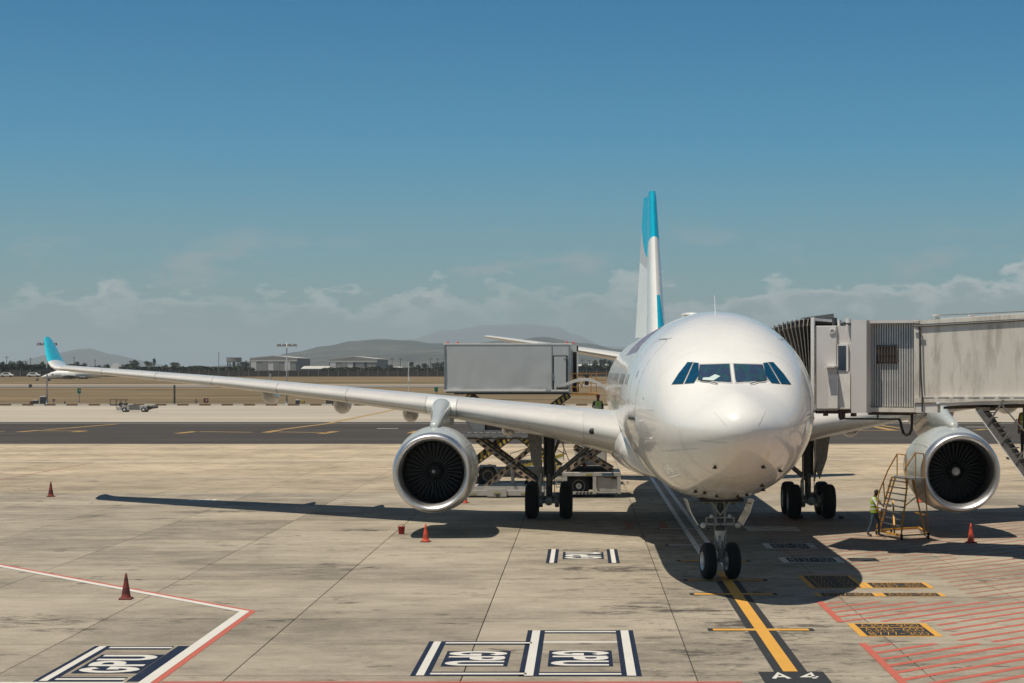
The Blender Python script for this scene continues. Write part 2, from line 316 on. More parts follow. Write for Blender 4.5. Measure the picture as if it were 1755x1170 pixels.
M['pole'] = mat('mast_steel', (.42, .42, .40), .5, .3)
M['hangar'] = mat('hangar_sheeting', (.23, .22, .20), .7, var=.25, scale=.08, dirt=.4, dcol=(.24, .22, .2), wscale=.05)
M['hangard'] = mat('hangar_side', (.11, .108, .105), .7, var=.2, scale=.08)
M['roofw'] = mat('pale_roof', (.52, .50, .44), .7)
M['fence'] = mat('fence_panel', (.065, .055, .048), .9, var=.3, scale=.3)
M['fpost'] = mat('fence_post', (.20, .19, .17), .8)
M['leaf'] = [mat('foliage_%s' % k, c, .8, var=.45, scale=.5, spec=.2) for k, c in (('dark', (.028, .032, .016)), ('mid', (.042, .047, .022)), ('olive', (.06, .058, .03)))]
M['bark'] = mat('bark', (.07, .055, .04), .9)
M['green'] = mat('sign_green', (.0, .12, .07), .5)
M['red'] = mat('box_red', (.16, .03, .025), .6)
M['bin'] = mat('bin_grey', (.05, .055, .065), .6)
M['kerbw'] = mat('kerb_white', (.58, .55, .48), .8)
M['kerbb'] = mat('kerb_brown', (.15, .10, .065), .85)
M['skin'] = mat('skin', (.10, .055, .035), .55)
M['vest'] = mat('safety_vest', (.33, .47, .04), .6, var=.1)
M['vstripe'] = mat('reflective_band', (.62, .64, .62), .3)
M['shirt'] = mat('shirt_white', (.55, .56, .58), .8)
M['jeans'] = mat('jeans', (.045, .075, .11), .85, var=.3, scale=12)
M['darkcl'] = mat('dark_clothes', (.02, .02, .024), .85)
M['capred'] = mat('cap_red', (.30, .03, .02), .7)
M['lampred'] = mat('lamp_lens_red', (.55, .05, .02), .3)
M['olive'] = mat('olive_yellow', (.34, .27, .05), .6, var=.2)
M['logo'] = mat('blue_plate', (.03, .08, .14), .5)

# ------------------------------------------------------------------ setting: ground
def terr(D):
    pts = [(0, -.15), (311.5, -.15), (330, .25), (450, 2.45), (560, 3.6), (620, 4.15), (900, 4.9), (1500, 5.5), (3000, 5.75), (7000, 5.9), (60000, 5.9)]
    for (a, za), (b, zb) in zip(pts, pts[1:]):
        if D <= b: return za+(zb-za)*(D-a)/(b-a)
    return 5.9
g = MB(); Ds = [-60, 100, 311.5, 320, 330, 380, 450, 500, 560, 620, 750, 900, 1200, 1500, 2200, 3000, 5000, 7000, 12000, 20000, 34000]
xs = [-30000, -9000, -3000, -1000, -400, -150, 0, 150, 400, 1000, 3000, 9000, 30000]
vs = []
for D in Ds:
    for x in xs: vs.append((x, CAMY+D, terr(D)))
nx = len(xs)
g.add(vs, [(i*nx+k, i*nx+k+1, (i+1)*nx+k+1, (i+1)*nx+k) for i in range(len(Ds)-1) for k in range(nx-1)])
tag(g.obj('ground', M['grass']), 'dry brown grass plain beyond the apron', kind='structure')

# apron slabs: near ones are single pieces, beyond that the material carries the joints
JX, JY, PX, PY = 2.85, 2.40, 4.6, 4.07
apron = MB().box((-160, -62, -.5), (160, CAMY+311.4, -.05)).obj('apron', M['joint']); tag(apron, 'bare concrete apron bed under the slabs', kind='structure')
slab_me = None; marg = MB()
row = -14; ylast = None
while True:
    y0 = JY+row*PY
    if y0 > 42: break
    D0, D1 = y0-CAMY, y0+PY-CAMY
    xa = CAMX+(0-PX0)*D1/FPX-1; xb = CAMX+(1755-PX0)*D1/FPX+1
    if D1 < 30: row += 1; ystart = y0+PY; continue
    i0 = math.floor((xa-JX)/PX); i1 = math.ceil((xb-JX)/PX)
    for i in range(i0, i1):
        if slab_me is None:
            s = MB(); w, d, c = PX/2-.010, PY/2-.020, .008
            s.add([(-w, -d, -.049), (w, -d, -.049), (w, d, -.049), (-w, d, -.049), (-w, -d, -c), (w, -d, -c), (w, d, -c), (-w, d, -c), (-w+c, -d+c, 0), (w-c, -d+c, 0), (w-c, d-c, 0), (-w+c, d-c, 0)],
                  [(0, 1, 5, 4), (1, 2, 6, 5), (2, 3, 7, 6), (3, 0, 4, 7), (4, 5, 9, 8), (5, 6, 10, 9), (6, 7, 11, 10), (7, 4, 8, 11), (8, 9, 10, 11)])
            o = s.obj('slab', M['slab'], apron); slab_me = o.data
        else:
            o = bpy.data.objects.new('slab', slab_me); col.objects.link(o); o.parent = apron
        o.location = (JX+(i+.5)*PX, y0+PY/2, rnd.uniform(-.002, 0))
    marg.box((-159, y0, -.049), (JX+i0*PX-.02, y0+PY, 0)); marg.box((JX+i1*PX+.02, y0, -.049), (159, y0+PY, 0))
    ylast = y0+PY; row += 1
marg.box((-159, -61, -.049), (159, ystart-.02, 0))
tag(marg.obj('apron_margin', M['apron']), 'concrete apron either side of the stand', kind='structure')
Y1, Y2, Y3 = CAMY+148.1, CAMY+211, CAMY+311
YM = CAMY+104
M['apronl'] = concrete('concrete_sunbleached', base=(.42, .335, .225), rand=False, joints=True)
tag(MB().box((-159, ylast+.02, -.049), (159, YM, 0)).obj('mid_apron', M['apron']), 'grey brown concrete apron around the cargo loader', kind='structure')
tag(MB().box((-159, YM+.02, -.049), (159, Y1, 0)).obj('far_apron', M['apronl']), 'pale sun bleached concrete apron beside the taxiway', kind='structure')
tag(MB().box((-159, Y1+.01, -.049), (159, Y2, -.004)).obj('taxiway', M['asphalt']), 'dark asphalt taxiway crossing behind the aircraft', kind='structure')
tag(MB().box((-159, Y2+.01, -.049), (159, Y3, 0)).obj('far_pavement', M['farconc']), 'pale concrete strip beyond the taxiway', kind='structure')

def sheet(name, quads, m, z=.004, kind='structure', label=None):
    b = MB()
    for q in quads: b.add([(p[0], p[1], z) for p in q], [tuple(range(len(q)))])
    o = b.obj(name, m); tag(o, label, kind=kind); return o
def rect(x0, y0, x1, y1): return [(x0, y0), (x1, y0), (x1, y1), (x0, y1)]
def strip(p, q, w):
    p, q = Vector((p[0], p[1])), Vector((q[0], q[1])); d = (q-p).normalized(); n = Vector((-d.y, d.x))*w/2
    return [tuple(p-n), tuple(q-n), tuple(q+n), tuple(p+n)]
# taxiway centre lines and edge lines
def GP(px, py): a = G(px, py); return (a[0], a[1])
tl = []
for (a, b) in (((150, 738), (70, 738)), ((32, 740), (68, 737)), ((126, 740), (143, 738.4)), ((304, 742.5), (336, 739)), ((336, 739.3), (432, 740.5)), ((455, 741), (478, 737)), ((478, 740), (560, 741)), ((550, 743), (575, 739)), ((1440, 737), (1545, 737.5)), ((1475, 726), (1530, 737)), ((1430, 737), (1440, 737)), ((705, 742), (718, 738)), ((1672, 737), (1690, 735)), ((0, 739), (8, 739))):
    tl.append(strip(GP(*a), GP(*b), .95))
M['pyelf'] = paint('marking_yellow_faded', (.38, .24, .08), 1.0, (.10, .085, .07))
sheet('taxiway_centre_marking', tl, M['pyelf'], .001, label='broken yellow guide lines on the taxiway')
tl = [strip(GP(77, 736.5), GP(200, 726.5), .7), strip(GP(480, 736), GP(560, 726), .7), strip(GP(560, 726), GP(685, 700), .7), strip(GP(0, 714.5), GP(40, 714), .5), strip(GP(1480, 724), GP(1545, 734), .6)]
sheet('taxiway_curve_marking', tl, M['pyelf'], .006, label='thin curving yellow lines leaving the taxiway')
sheet('taxiway_edge_marking', [strip(GP(0, 725.3), GP(1755, 725.3), .45), strip(GP(646, 734), GP(682, 734), .7), strip(GP(1655, 731.5), GP(1690, 731.5), .8)], M['pwhite'], .001, label='thin white edge line along the taxiway')
sheet('apron_white_line', [strip(GP(-40, 791), GP(1850, 785.5), .38)], M['pwhite'], .004, label='long white line across the far apron')
sheet('apron_red_thin_line', [strip(GP(-60, 833), GP(160, 792.5), .12)], M['predf'], .006, label='thin red line on the far left apron')
sheet('taxiway_kerb_edge', [strip(GP(-40, 760.6), GP(1850, 760.6), .7)], M['pblack'], .005, label='dark joint where apron meets taxiway')

# ---- stand markings (everything on this stand is parallel to the aircraft axis)
def stroke(b, pts, w, z, close=False):
    pts = [Vector(p) for p in pts]; n = len(pts); Lf, Rt = [], []
    for i, p in enumerate(pts):
        a = pts[i-1] if i else None; c = pts[i+1] if i < n-1 else None
        d1 = (p-a).normalized() if a is not None else None; d2 = (c-p).normalized() if c is not None else None
        if d1 is None: d1 = d2
        if d2 is None: d2 = d1
        n1 = Vector((-d1.y, d1.x)); n2 = Vector((-d2.y, d2.x)); m = (n1+n2); m = m.normalized() if m.length > 1e-4 else n1
        k = w/2/max(.5, m.dot(n1)); Lf.append(p+m*k); Rt.append(p-m*k)
    for i in range(n-1):
        b.add([(Rt[i].x, Rt[i].y, z), (Rt[i+1].x, Rt[i+1].y, z), (Lf[i+1].x, Lf[i+1].y, z), (Lf[i].x, Lf[i].y, z)], [(0, 1, 2, 3)])
def arc(cx, cy, rx, ry, a0, a1, n=12): return [(cx+rx*math.cos(R(a0+(a1-a0)*i/n)), cy+ry*math.sin(R(a0+(a1-a0)*i/n))) for i in range(n+1)]
GL = {
 '0': [arc(.35, .5, .27, .42, 95, 265), arc(.35, .5, .27, .42, 85, -85)], 'O': [arc(.35, .5, .27, .42, 0, 360, 20)],
 '1': [[(.2, .8), (.38, .92), (.38, .08)]], '7': [[(.08, .92), (.62, .92), (.3, .08)]],
 '3': [arc(.33, .71, .25, .21, 140, -80), arc(.33, .29, .28, .21, 80, -140)],
 '5': [[(.6, .92), (.15, .92), (.12, .55)]+arc(.33, .33, .27, .25, 110, -140)], '-': [[(.08, .5), (.62, .5)]],
 '4': [[(.48, .08), (.48, .92), (.08, .34), (.66, .34)]], '6': [arc(.35, .32, .26, .24, 0, 360, 16), [(.52, .92), (.25, .7), (.1, .38)]],
 '9': [arc(.35, .68, .26, .24, 0, 360, 16), [(.18, .08), (.45, .3), (.6, .62)]], '8': [arc(.35, .72, .23, .2, 0, 360, 14), arc(.35, .29, .27, .22, 0, 360, 14)],
 '2': [arc(.35, .68, .26, .24, 160, -30)+[(.1, .08), (.64, .08)]],
 'A': [[(.06, .06), (.35, .93), (.64, .06)], [(.2, .36), (.5, .36)]],
 'B': [[(.12, .06), (.12, .93)], [(.16, .93)]+arc(.34, .72, .24, .2, 80, -90, 8)+[(.16, .52)], [(.16, .5)]+arc(.36, .28, .27, .21, 90, -80, 8)+[(.16, .07)]],
 'G': [arc(.36, .5, .27, .4, 40, 325, 16)+[(.62, .46), (.38, .46)]], 'P': [[(.14, .02), (.14, .96)], [(.18, .88)]+arc(.38, .68, .22, .2, 90, -90, 8)+[(.18, .48)]],
 'U': [[(.12, .98), (.12, .35)]+arc(.37, .32, .25, .22, 190, 350, 8)+[(.62, .35), (.62, .98)]], ':': [[(.35, .3), (.35, .4)], [(.35, .62), (.35, .72)]],
}
def text(b, s, w, place, z, adv=.74):
    """place(u, v) maps text space (u along the line in glyph widths, v 0..1) to the ground"""
    for i, ch in enumerate(s):
        if ch == ' ': continue
        for j, st in enumerate(GL[ch]):
            bb = MB(); stroke(bb, [(i*adv+p[0], p[1]) for p in st], w, 0)
            b.add([place(v[0], v[1])+(z+j*.0006,) for v in bb.v], bb.f)

def gpu_box(x0, y0, x1, y1, plate, up, name, label, sides=('l', 'r', 't', 'b'), bw=.62, nr=True):
    r = empty(name, (x0, y0, 0)); tag(r, label, kind='structure')
    k, w_ = MB(), MB()
    def bar(ax0, ay0, ax1, ay1, ins):
        k.add([(p[0]-x0, p[1]-y0, .004) for p in rect(ax0, ay0, ax1, ay1)], [(0, 1, 2, 3)])
        dx, dy = ins
        if dy < 5: w_.add([(p[0]-x0, p[1]-y0, .008) for p in rect(ax0+dx, ay0+dy, ax1-dx, ay1-dy)], [(0, 1, 2, 3)])
    th = .5
    if 'l' in sides: bar(x0, y0, x0+bw, y1, (.11, .05))
    if 'r' in sides: bar(x1-(bw if nr else .30), y0, x1, y1, (.11, .05) if nr else (.5, 9))
    xr = x1-bw if 'r' in sides else x1+.1
    if 't' in sides: bar(x0+bw, y1-th, xr, y1, (0, .16))
    if 'b' in sides: bar(x0+bw, y0, xr, y0+th, (0, .16))
    k.obj('border', M['pnavy'], r); w_.obj('border_stripe', M['pwhite'], r)
    a, b_, c, d = plate; MB().add([(p[0]-x0, p[1]-y0, .006) for p in rect(a, b_, c, d)], [(0, 1, 2, 3)]).obj('plate', M['pnavy'], r)
    t = MB(); W = 3*.74
    if up: pl = lambda u, v: (c-.06-(c-a-.12)*v-x0, b_+.05+(d-b_-.1)*u/W-y0)
    else: pl = lambda u, v: (a+.06+(c-a-.12)*v-x0, d-.05-(d-b_-.1)*u/W-y0)
    text(t, 'GPU', .20, pl, .010); t.obj('lettering', M['pwhite'], r)
    return r
def gp2(px, py): return GP(px, py)
a, b = GP(110, 1168)[0], GP(248, 1107)[0]
def quadpx(*pp): 
    q = [GP(*p) for p in pp]; xs_ = [p[0] for p in q]; ys_ = [p[1] for p in q]; return (sum(sorted(xs_)[:2])/2, sum(sorted(ys_)[:2])/2, sum(sorted(xs_)[2:])/2, sum(sorted(ys_)[2:])/2)
q1 = quadpx((52, 1168), (166, 1107), (331, 1107), (240, 1168)); p1 = quadpx((122, 1154), (174, 1122), (283, 1122), (234, 1154))
gpu_box(*q1, p1, True, 'ground_power_marking', 'navy and white GPU box painted inside the red and white corner line', bw=.38, nr=False)
q2 = quadpx((702, 1159), (736, 1099), (905, 1099), (893, 1158)); p2 = quadpx((755, 1142), (767, 1116), (875, 1116), (870, 1142))
q3 = quadpx((888, 1159), (905, 1080), (1084, 1080), (1101, 1159)); p3 = quadpx((940, 1142), (940, 1115), (1047, 1115), (1052, 1142))
gpu_box(*q2, p2, False, 'ground_power_marking', 'GPU box painted left of the taller one at the bottom of the stand', bw=.38, sides=('l', 't', 'b'))
gpu_box(*q3, p3, False, 'ground_power_marking', 'tall GPU box with an extra bar, nearest the yellow lead-in line', bw=.40)
sheet('marking_cross_bar', [rect(q3[0]+.40, q2[3]-.2, q3[2]-.40, q2[3]-.02)], M['pwhite'], .004, label='thin worn white bar crossing the tall GPU box')
q4 = quadpx((933, 965), (942, 941), (1058, 941), (1062, 965)); p4 = quadpx((964, 958), (965, 946), (1034, 946), (1035, 958))
gpu_box(*q4, p4, True, 'ground_power_marking', 'small open GPU box painted at the edge of the fuselage shadow', sides=('l', 'r'), bw=.36)
q5 = quadpx((1068, 907), (1074, 893), (1140, 893), (1146, 907)); 
sheet('faded_service_marking', [rect(q5[0], q5[1], q5[2], q5[1]+.35), rect(q5[0], q5[3]-.4, q5[2], q5[3]), rect(q5[0], q5[1]+.5, q5[0]+.3, q5[3]-.5), rect(q5[2]-.3, q5[1]+.5, q5[2], q5[3]-.5)], M['predf'], .004, label='faded red and white box in the fuselage shadow')
sheet('oil_grating_marking', [rect(*(lambda a, w: (a[0]-w/2, a[1]-.5, a[0]+w/2, a[1]+.5))(GP(330+12*k, 857), .22)) for k in range(4)], M['pwhite'], .004, label='row of short white bars by the wing tip shadow')

# stand boundary line: white with a red edge
A, B, C = GP(-60, 960), GP(420, 1048.5), GP(250, 1171)
cx, cy = -12.42, GP(415, 1048)[1]
def bl(off, w, m, nm, lb):
    b = MB(); Ax, Ay = GP(0, 970); sl = (cy-Ay)/(cx-Ax)
    d = Vector((1, sl)).normalized(); n = Vector((-d.y, d.x)); P0 = Vector((Ax, Ay))-d*4+n*off; 
    xc = cx+off; tt = (xc-P0.x)/d.x; P1 = P0+d*tt
    stroke(b, [tuple(P0), tuple(P1), (xc, -24)], w, .004 if off else .008); tag(b.obj(nm, m), lb, kind='structure')
bl(0, .24, M['pwhite'], 'boundary_line_white', 'white stand boundary line turning a sharp corner at lower left')
bl(.19, .16, M['pred'], 'boundary_line_red', 'red edge of the stand boundary line at lower left')
sheet('service_road_line', [rect(-12.1, GP(0, 1168.6)[1]-.08, -.9, GP(0, 1168.6)[1]+.05)], M['pred'], .004, label='red line along the near edge of the stand')
sheet('service_road_line_white', [rect(-30, GP(0, 1169.5)[1]-.7, -12.8, GP(0, 1169.5)[1]-.0)], M['pwhite'], .012, label='white line at the lower left edge of the stand')

# lead-in line
LX = .17; YE = GP(0, 1151)[1]
sheet('lead_in_line_edge', [rect(LX-.33, YE, LX+.33, 6.3)], M['pblack'], .004, label='black edging of the yellow nose wheel line')
sheet('lead_in_line', [rect(LX-.145, YE, LX+.145, 8.4)], M['pyel'], .008, label='yellow lead-in line running to the nose wheel')
sheet('lead_in_rail_marking', [rect(LX-.34, 8.4, LX-.15, 62), rect(LX+.15, 8.4, LX+.34, 62)], mat('rail_white', (.80, .78, .74), .7, var=.2, scale=3, dirt=.3, dcol=(.3, .27, .22), wscale=4), .004, label='twin white lines continuing the lead-in line under the fuselage')
sheet('lead_in_rail_centre', [rect(LX-.14, 8.6+k*1.5, LX+.14, 9.8+k*1.5) for k in range(35)], mat('rust_marking', (.42, .36, .28), .9, var=.5, scale=3, dirt=.5), .004, label='rusty dashed centre of the lead-in line under the fuselage')
for (pa, pb, py, lb, mm) in ((1213, 1395, 1079, 'yellow stop bar nearest the camera across the lead-in line', 'pyel'), (1182, 1332, 1018, 'yellow stop bar at the tip of the fuselage shadow', 'pyel'), (1171, 1315, 994, 'yellow stop bar touching the nose wheels', 'pyel'),
                             (1160, 1286, 961, 'faded yellow stop bar passing behind the nose wheels', 'pyel'), (1140, 1210, 934, 'worn short stop bar left of the nose gear', 'pwhite'), (1126, 1216, 906, 'long white stop bar in the shade behind the nose gear', 'pwhite')):
    x0, y0 = GP(pa, py); x1, _ = GP(pb, py)
    r = empty('stop_bar_marking', (0, y0, 0)); tag(r, lb, kind='structure')
    segs = [(x0, min(x1, LX-.4)), (LX+.4, x1)] if x1 > LX else [(x0, x1)]
    for (a, b) in segs:
        MB().add([(p[0], p[1]-y0, .003) for p in rect(a, y0-.24, b, y0+.24)], [(0, 1, 2, 3)]).obj('edging', M['pblack'], r)
    MB().add([(p[0], p[1]-y0, .0065) for p in rect(x0+.12, y0-.15, x1-.12, y0+.15)], [(0, 1, 2, 3)]).obj('stripe', M[mm], r)
# stand number board painted at the foot of the line
r = empty('stand_number_marking', (-.48, -10.5, 0)); tag(r, 'black stand number panel reading A 4 in white stencil letters', kind='structure')
MB().add([(0, -1.2, .004), (1.3, -1.2, .004), (1.3, YE+10.5-.01, .004), (0, YE+10.5-.01, .004)], [(0, 1, 2, 3)]).obj('panel', M['pblack'], r)
t = MB(); text(t, 'A', .17, lambda u, v: (.20+u*.52, .28+v*.72), .008); text(t, '4', .17, lambda u, v: (.78+u*.52, .28+v*.72), .008); t.obj('lettering', M['pwhite'], r)

# aircraft type panels right of the line
def panel(x0, y0, x1, y1, lines, label, border=.2, m='pyel', mid=None, top=.12):
    r = empty('aircraft_type_marking', (x0, y0, 0)); tag(r, label, kind='structure'); w, h = x1-x0, y1-y0
    MB().add([(0, 0, .004), (w, 0, .004), (w, h, .004), (0, h, .004)], [(0, 1, 2, 3)]).obj('border', M[m], r)
    MB().add([(border, top, .008), (w-border, top, .008), (w-border, h-top, .008), (border, h-top, .008)], [(0, 1, 2, 3)]).obj('panel', M['pblack'], r)
    n = len(lines); t = MB(); lh = (h-2*top)/n
    for i, s in enumerate(lines):
        yy = h-top-(i+1)*lh; cw = (w-2*border-.15)/(len(s)*.74)
        text(t, s, .068, lambda u, v, yy=yy, cw=cw: (border+.08+u*cw, yy+.06*lh+v*lh*.86), .012)
    if n == 3: 
        bb = MB(); bb.add([(border, h-top-lh-.03, .0125), (w-border, h-top-lh-.03, .0125), (w-border, h-top-lh+.03, .0125), (border, h-top-lh+.03, .0125)], [(0, 1, 2, 3)]).obj('divider', M[m], r)
    t.obj('lettering', M[m], r)
def pq(*pp): return quadpx(*pp)
panel(*pq((1452, 1068), (1587, 1068), (1616, 1091), (1474, 1091)), ['A350-900', 'A340-600', 'B777-300'], 'yellow framed type panel nearest the camera with three lines of lettering', .17)
qa = pq((1478, 998), (1585, 998), (1600, 1008), (1490, 1008)); xm = (GP(1482, 1003)[0])
panel(xm, qa[1], GP(1594, 1003)[0], qa[3], ['A330-300', 'B787-900'], 'two line yellow framed type panel just outside the nose shadow', .15)
panel(GP(1378, 997)[0], qa[1], xm-.02, GP(0, 986)[1], ['A330-200', 'B767-300', 'B757-200', 'B767-400'], 'four line type panel half covered by the nose shadow', .15)
xm2 = GP(1506, 1019)[0]; y0, y1 = GP(0, 1022)[1], GP(0, 1016)[1]
panel(GP(1398, 1019)[0], y0, xm2, y1, ['B747-400'], 'single line type panel at the edge of the nose shadow', .15, top=.05)
panel(xm2+.01, y0, GP(1618, 1019)[0], y1, ['A340-500'], 'single line yellow framed type panel right of the nose shadow', .15, top=.05)
panel(*pq((1330, 955), (1435, 955), (1450, 964), (1345, 964)), ['B737-700'], 'white framed type panel in the shade beside the nose wheels', .22, 'pwhite')
panel(*pq((1304, 931), (1390, 931), (1404, 940), (1315, 940)), ['B737-200'], 'worn white type panel in the shade behind the nose wheels', .25, 'pwhite')
sheet('service_box_marking', [rect(*pq((1273, 902), (1365, 902), (1372, 910), (1283, 910)))], M['pwhite'], .004, label='solid pale rectangle painted in the shade right of the nose gear')

# red hatched no-parking areas
sl = Vector((1, .62)).normalized()
def hatch(x0, y0, x1, y1, step, w, m, nm, lb, bar=True, clip=None, slope=.85, extra=None):
    b = MB(); n = int((y1-y0+(x1-x0)*slope)/step)+1
    for i in range(n):
        c = y1-step*.6-i*step     # y at x0
        pts = []
        xa, xb = x0, x1; ya = c; yb = c+slope*(x1-x0)
        if ya < y0: xa = x0+(y0-c)/slope
        if yb > y1: xb = x0+(y1-c)/slope
        if xb-xa < .4: continue
        b.add([(p[0], p[1], .004) for p in strip((xa, c+slope*(xa-x0)), (xb, c+slope*(xb-x0)), w)], [(0, 1, 2, 3)])
    if bar: b.add([(p[0], p[1], .008) for p in rect(x0-.15, y0-.15, x0+.02, y1+.05)], [(0, 1, 2, 3)])
    tag(b.obj(nm, m), lb, kind='structure')
hx = GP(1543, 1160)[0]
hatch(hx, -16, 12, GP(0, 1103)[1], .82, .19, M['pred'], 'red_hatching', 'red hatched no parking area at lower right')
hatch(hx, GP(0, 1065)[1], 14, GP(0, 1031)[1], .80, .15, M['pred'], 'red_hatching', 'red hatched area between the yellow type panels')
hatch(4.4, GP(0, 1100)[1], 14, GP(0, 1066.5)[1], .80, .15, M['pred'], 'red_hatching', 'red hatched area right of the nearest yellow type panel', bar=False)
hatch(6.4, GP(0, 1029)[1], 16, GP(0, 957)[1], .85, .13, M['predf'], 'red_hatching', 'faded red hatching between the nose shadow and the bridge shadow', bar=False)
hatch(4.2, GP(0, 984)[1], 6.3, GP(0, 957)[1], .85, .13, M['predf'], 'red_hatching', 'short faded red strokes at the right edge of the nose shadow', bar=False)
hatch(2.6, GP(0, 953)[1], 22, GP(0, 880)[1], 1.0, .15, M['predf'], 'red_hatching', 'pink hatching under the right engine and yellow stand', bar=False)
hatch(2.0, GP(0, 899)[1], 5, GP(0, 884)[1], 1.0, .15, M['predf'], 'red_hatching', 'faded hatching in the shade right of the nose gear strut', bar=False)
sheet('faded_rectangle_marking', [rect(*pq((1452, 956), (1500, 956), (1508, 962), (1458, 962)))], M['pblack'], .004, label='small faded black rectangle beside the hatching')

# ------------------------------------------------------------------ setting: kerb, track, hills
kerb = empty('kerb', (0, Y3+.2, 0)); tag(kerb, kind='structure')
kerb['label'] = 'white and brown painted kerb stones along the grass edge'
km = {}
for i in range(-60, 45):
    k = i % 2
    if k not in km:
        o = MB().box((-.94, -.2, -.05), (.94, .2, .3)).obj('kerb_stone', M['kerbw' if k else 'kerbb'], kerb, bevel=0); km[k] = o.data
    else: o = bpy.data.objects.new('kerb_stone', km[k]); col.objects.link(o); o.parent = kerb
    o.location = (i*1.93-4, 0, 0)
def gstrip(name, D0, D1, m, lb, off=.06):
    b = MB(); n = 6
    ds = sorted({D0, D1, *[d for d in Ds if D0 < d < D1]})
    vs = []
    for D in ds: vs += [(-900, CAMY+D, terr(D)+off), (900, CAMY+D, terr(D)+off)]
    b.add(vs, [(2*i, 2*i+1, 2*i+3, 2*i+2) for i in range(len(ds)-1)]); tag(b.obj(name, m), lb, kind='structure')
gstrip('perimeter_track', 432, 448, M['drive'], 'grey perimeter track through the dry grass')
gstrip('sand_verge', 448.5, 462, M['sand'], 'pale sandy verge behind the perimeter track')
def ridge(name, prof, D, depth, m, lb, seed, rough=.08, nx=160, ny=26, base=5.5, und=1.0):
    """hill range with real depth; prof = [(px, py)] skyline at distance D"""
    x0, x1 = AT(prof[0][0], D)[0], AT(prof[-1][0], D)[0]; vs = []
    for j in range(ny+1):
        v = j/ny; y = CAMY+D+(v-.45)*depth
        for i in range(nx+1):
            u = i/nx; x = x0+(x1-x0)*u; px = prof[0][0]+(prof[-1][0]-prof[0][0])*u
            for (a, ya), (b, yb) in zip(prof, prof[1:]):
                if px <= b+1e-6: f = (px-a)/(b-a); f = f*f*(3-2*f); py = ya+(yb-ya)*f; break
            h = max(0, ZP(py, D)-base)
            e = max(0, 1-abs(v-.45)/.55)**.9 if v > .45 else max(0, v/.45)**.95
            nn = mnoise.fractal(Vector((x/depth*3+seed, y/depth*3, seed)), .8, 2.1, 5)
            z = base-2+(h+2)*e*(1+rough*2.2*nn*(.35+.65*(1-e)))+h*rough*.35*nn*e
            vs.append((x, y, z if 0 < j < ny else base-30))
    b = MB(); w = nx+1
    b.add(vs, [(j*w+i, j*w+i+1, (j+1)*w+i+1, (j+1)*w+i) for j in range(ny) for i in range(nx)])
    tag(b.obj(name, m, smooth=True), lb, kind='structure')
ridge('hill_range', [(300, 634), (440, 622), (520, 600), (560, 590), (610, 581), (660, 577), (700, 580), (750, 586), (800, 588), (880, 582), (930, 577), (1000, 588), (1060, 600), (1180, 598), (1330, 612), (1500, 628), (1650, 634)], 4600, 2400, M['hill'], 'hazy scrub covered hills behind the hangars', 2.2, .10)
ridge('foothill', [(470, 634), (560, 618), (640, 608), (720, 604), (800, 601), (900, 604), (1010, 606), (1100, 612), (1300, 625), (1420, 634)], 3200, 1000, M['hill'], 'lower hazy foothill in front of the hills', 7.2, .12)
ridge('far_mountain', [(560, 630), (650, 595), (700, 578), (760, 560), (830, 552), (900, 550), (955, 556), (985, 568), (1040, 590), (1200, 600), (1400, 590), (1600, 610), (1800, 630)], 14500, 5000, M['mount'], 'faint flat topped mountain lost in haze', 4.4, .06)
ridge('left_mountain', [(20, 633), (60, 622), (105, 603), (150, 596), (190, 606), (250, 621), (300, 630), (340, 634)], 8200, 2500, M['mount'], 'faint rounded hill in haze behind the wing tip', 1.4, .05)

# haze: one closed box round everything; the sky stays outside
hz = MB().box((-36000, -600, -32), (36000, 34500, 440)).obj('haze', None)
hm = bpy.data.materials.new('haze_air'); hm.use_nodes = True; ht = hm.node_tree; ht.nodes.clear()
pv = N(ht, 'ShaderNodeVolumePrincipled'); pv.inputs['Density'].default_value = 1.0e-4; pv.inputs['Color'].default_value = (.82, .95, .98, 1); pv.inputs['Anisotropy'].default_value = 0.1
ho = N(ht, 'ShaderNodeOutputMaterial'); L(ht, pv.outputs[0], ho.inputs['Volume']); hz.data.materials.clear(); hz.data.materials.append(hm); hz['kind'] = 'stuff'
# ------------------------------------------------------------------ the airliner (nose tip at the origin, axis along +Y)
plane = empty('airliner', (0, -.1, 0)); tag(plane, 'white twin engined wide body airliner with turquoise fin and wing tip', 'airliner')
FT = [(0, 4.5, 4.5, .0, 4.5), (.04, 4.71, 4.30, .24, 4.5), (.15, 4.88, 4.12, .44, 4.5), (.5, 5.13, 3.82, .80, 4.5), (1.0, 5.37, 3.52, 1.13, 4.51), (1.6, 5.56, 3.25, 1.43, 4.53), (2.1, 5.72, 3.08, 1.65, 4.56), (2.5, 5.98, 2.97, 1.82, 4.6), (2.9, 6.27, 2.87, 1.97, 4.64), (3.3, 6.52, 2.77, 2.09, 4.68),
      (4, 6.88, 2.63, 2.27, 4.75), (5, 7.25, 2.46, 2.48, 4.83), (6, 7.50, 2.33, 2.63, 4.9), (7.5, 7.72, 2.22, 2.77, 4.96), (9, 7.80, 2.18, 2.82, 5.0), (11, 7.82, 2.18, 2.83, 5.0), (40, 7.82, 2.18, 2.83, 5.0), (43, 7.82, 2.35, 2.80, 5.08), (47, 7.80, 2.95, 2.58, 5.35), (51, 7.74, 3.9, 2.12, 5.8), (55, 7.58, 5.0, 1.45, 6.25), (58, 7.35, 6.1, .68, 6.7), (58.8, 7.1, 6.5, .25, 6.8)]
NE = [(0, 2.0), (.5, 1.75), (1.3, 1.62), (2.1, 1.85), (3.1, 2.45), (4.5, 2.25), (7, 2.05), (9, 2.0), (60, 2.0)]
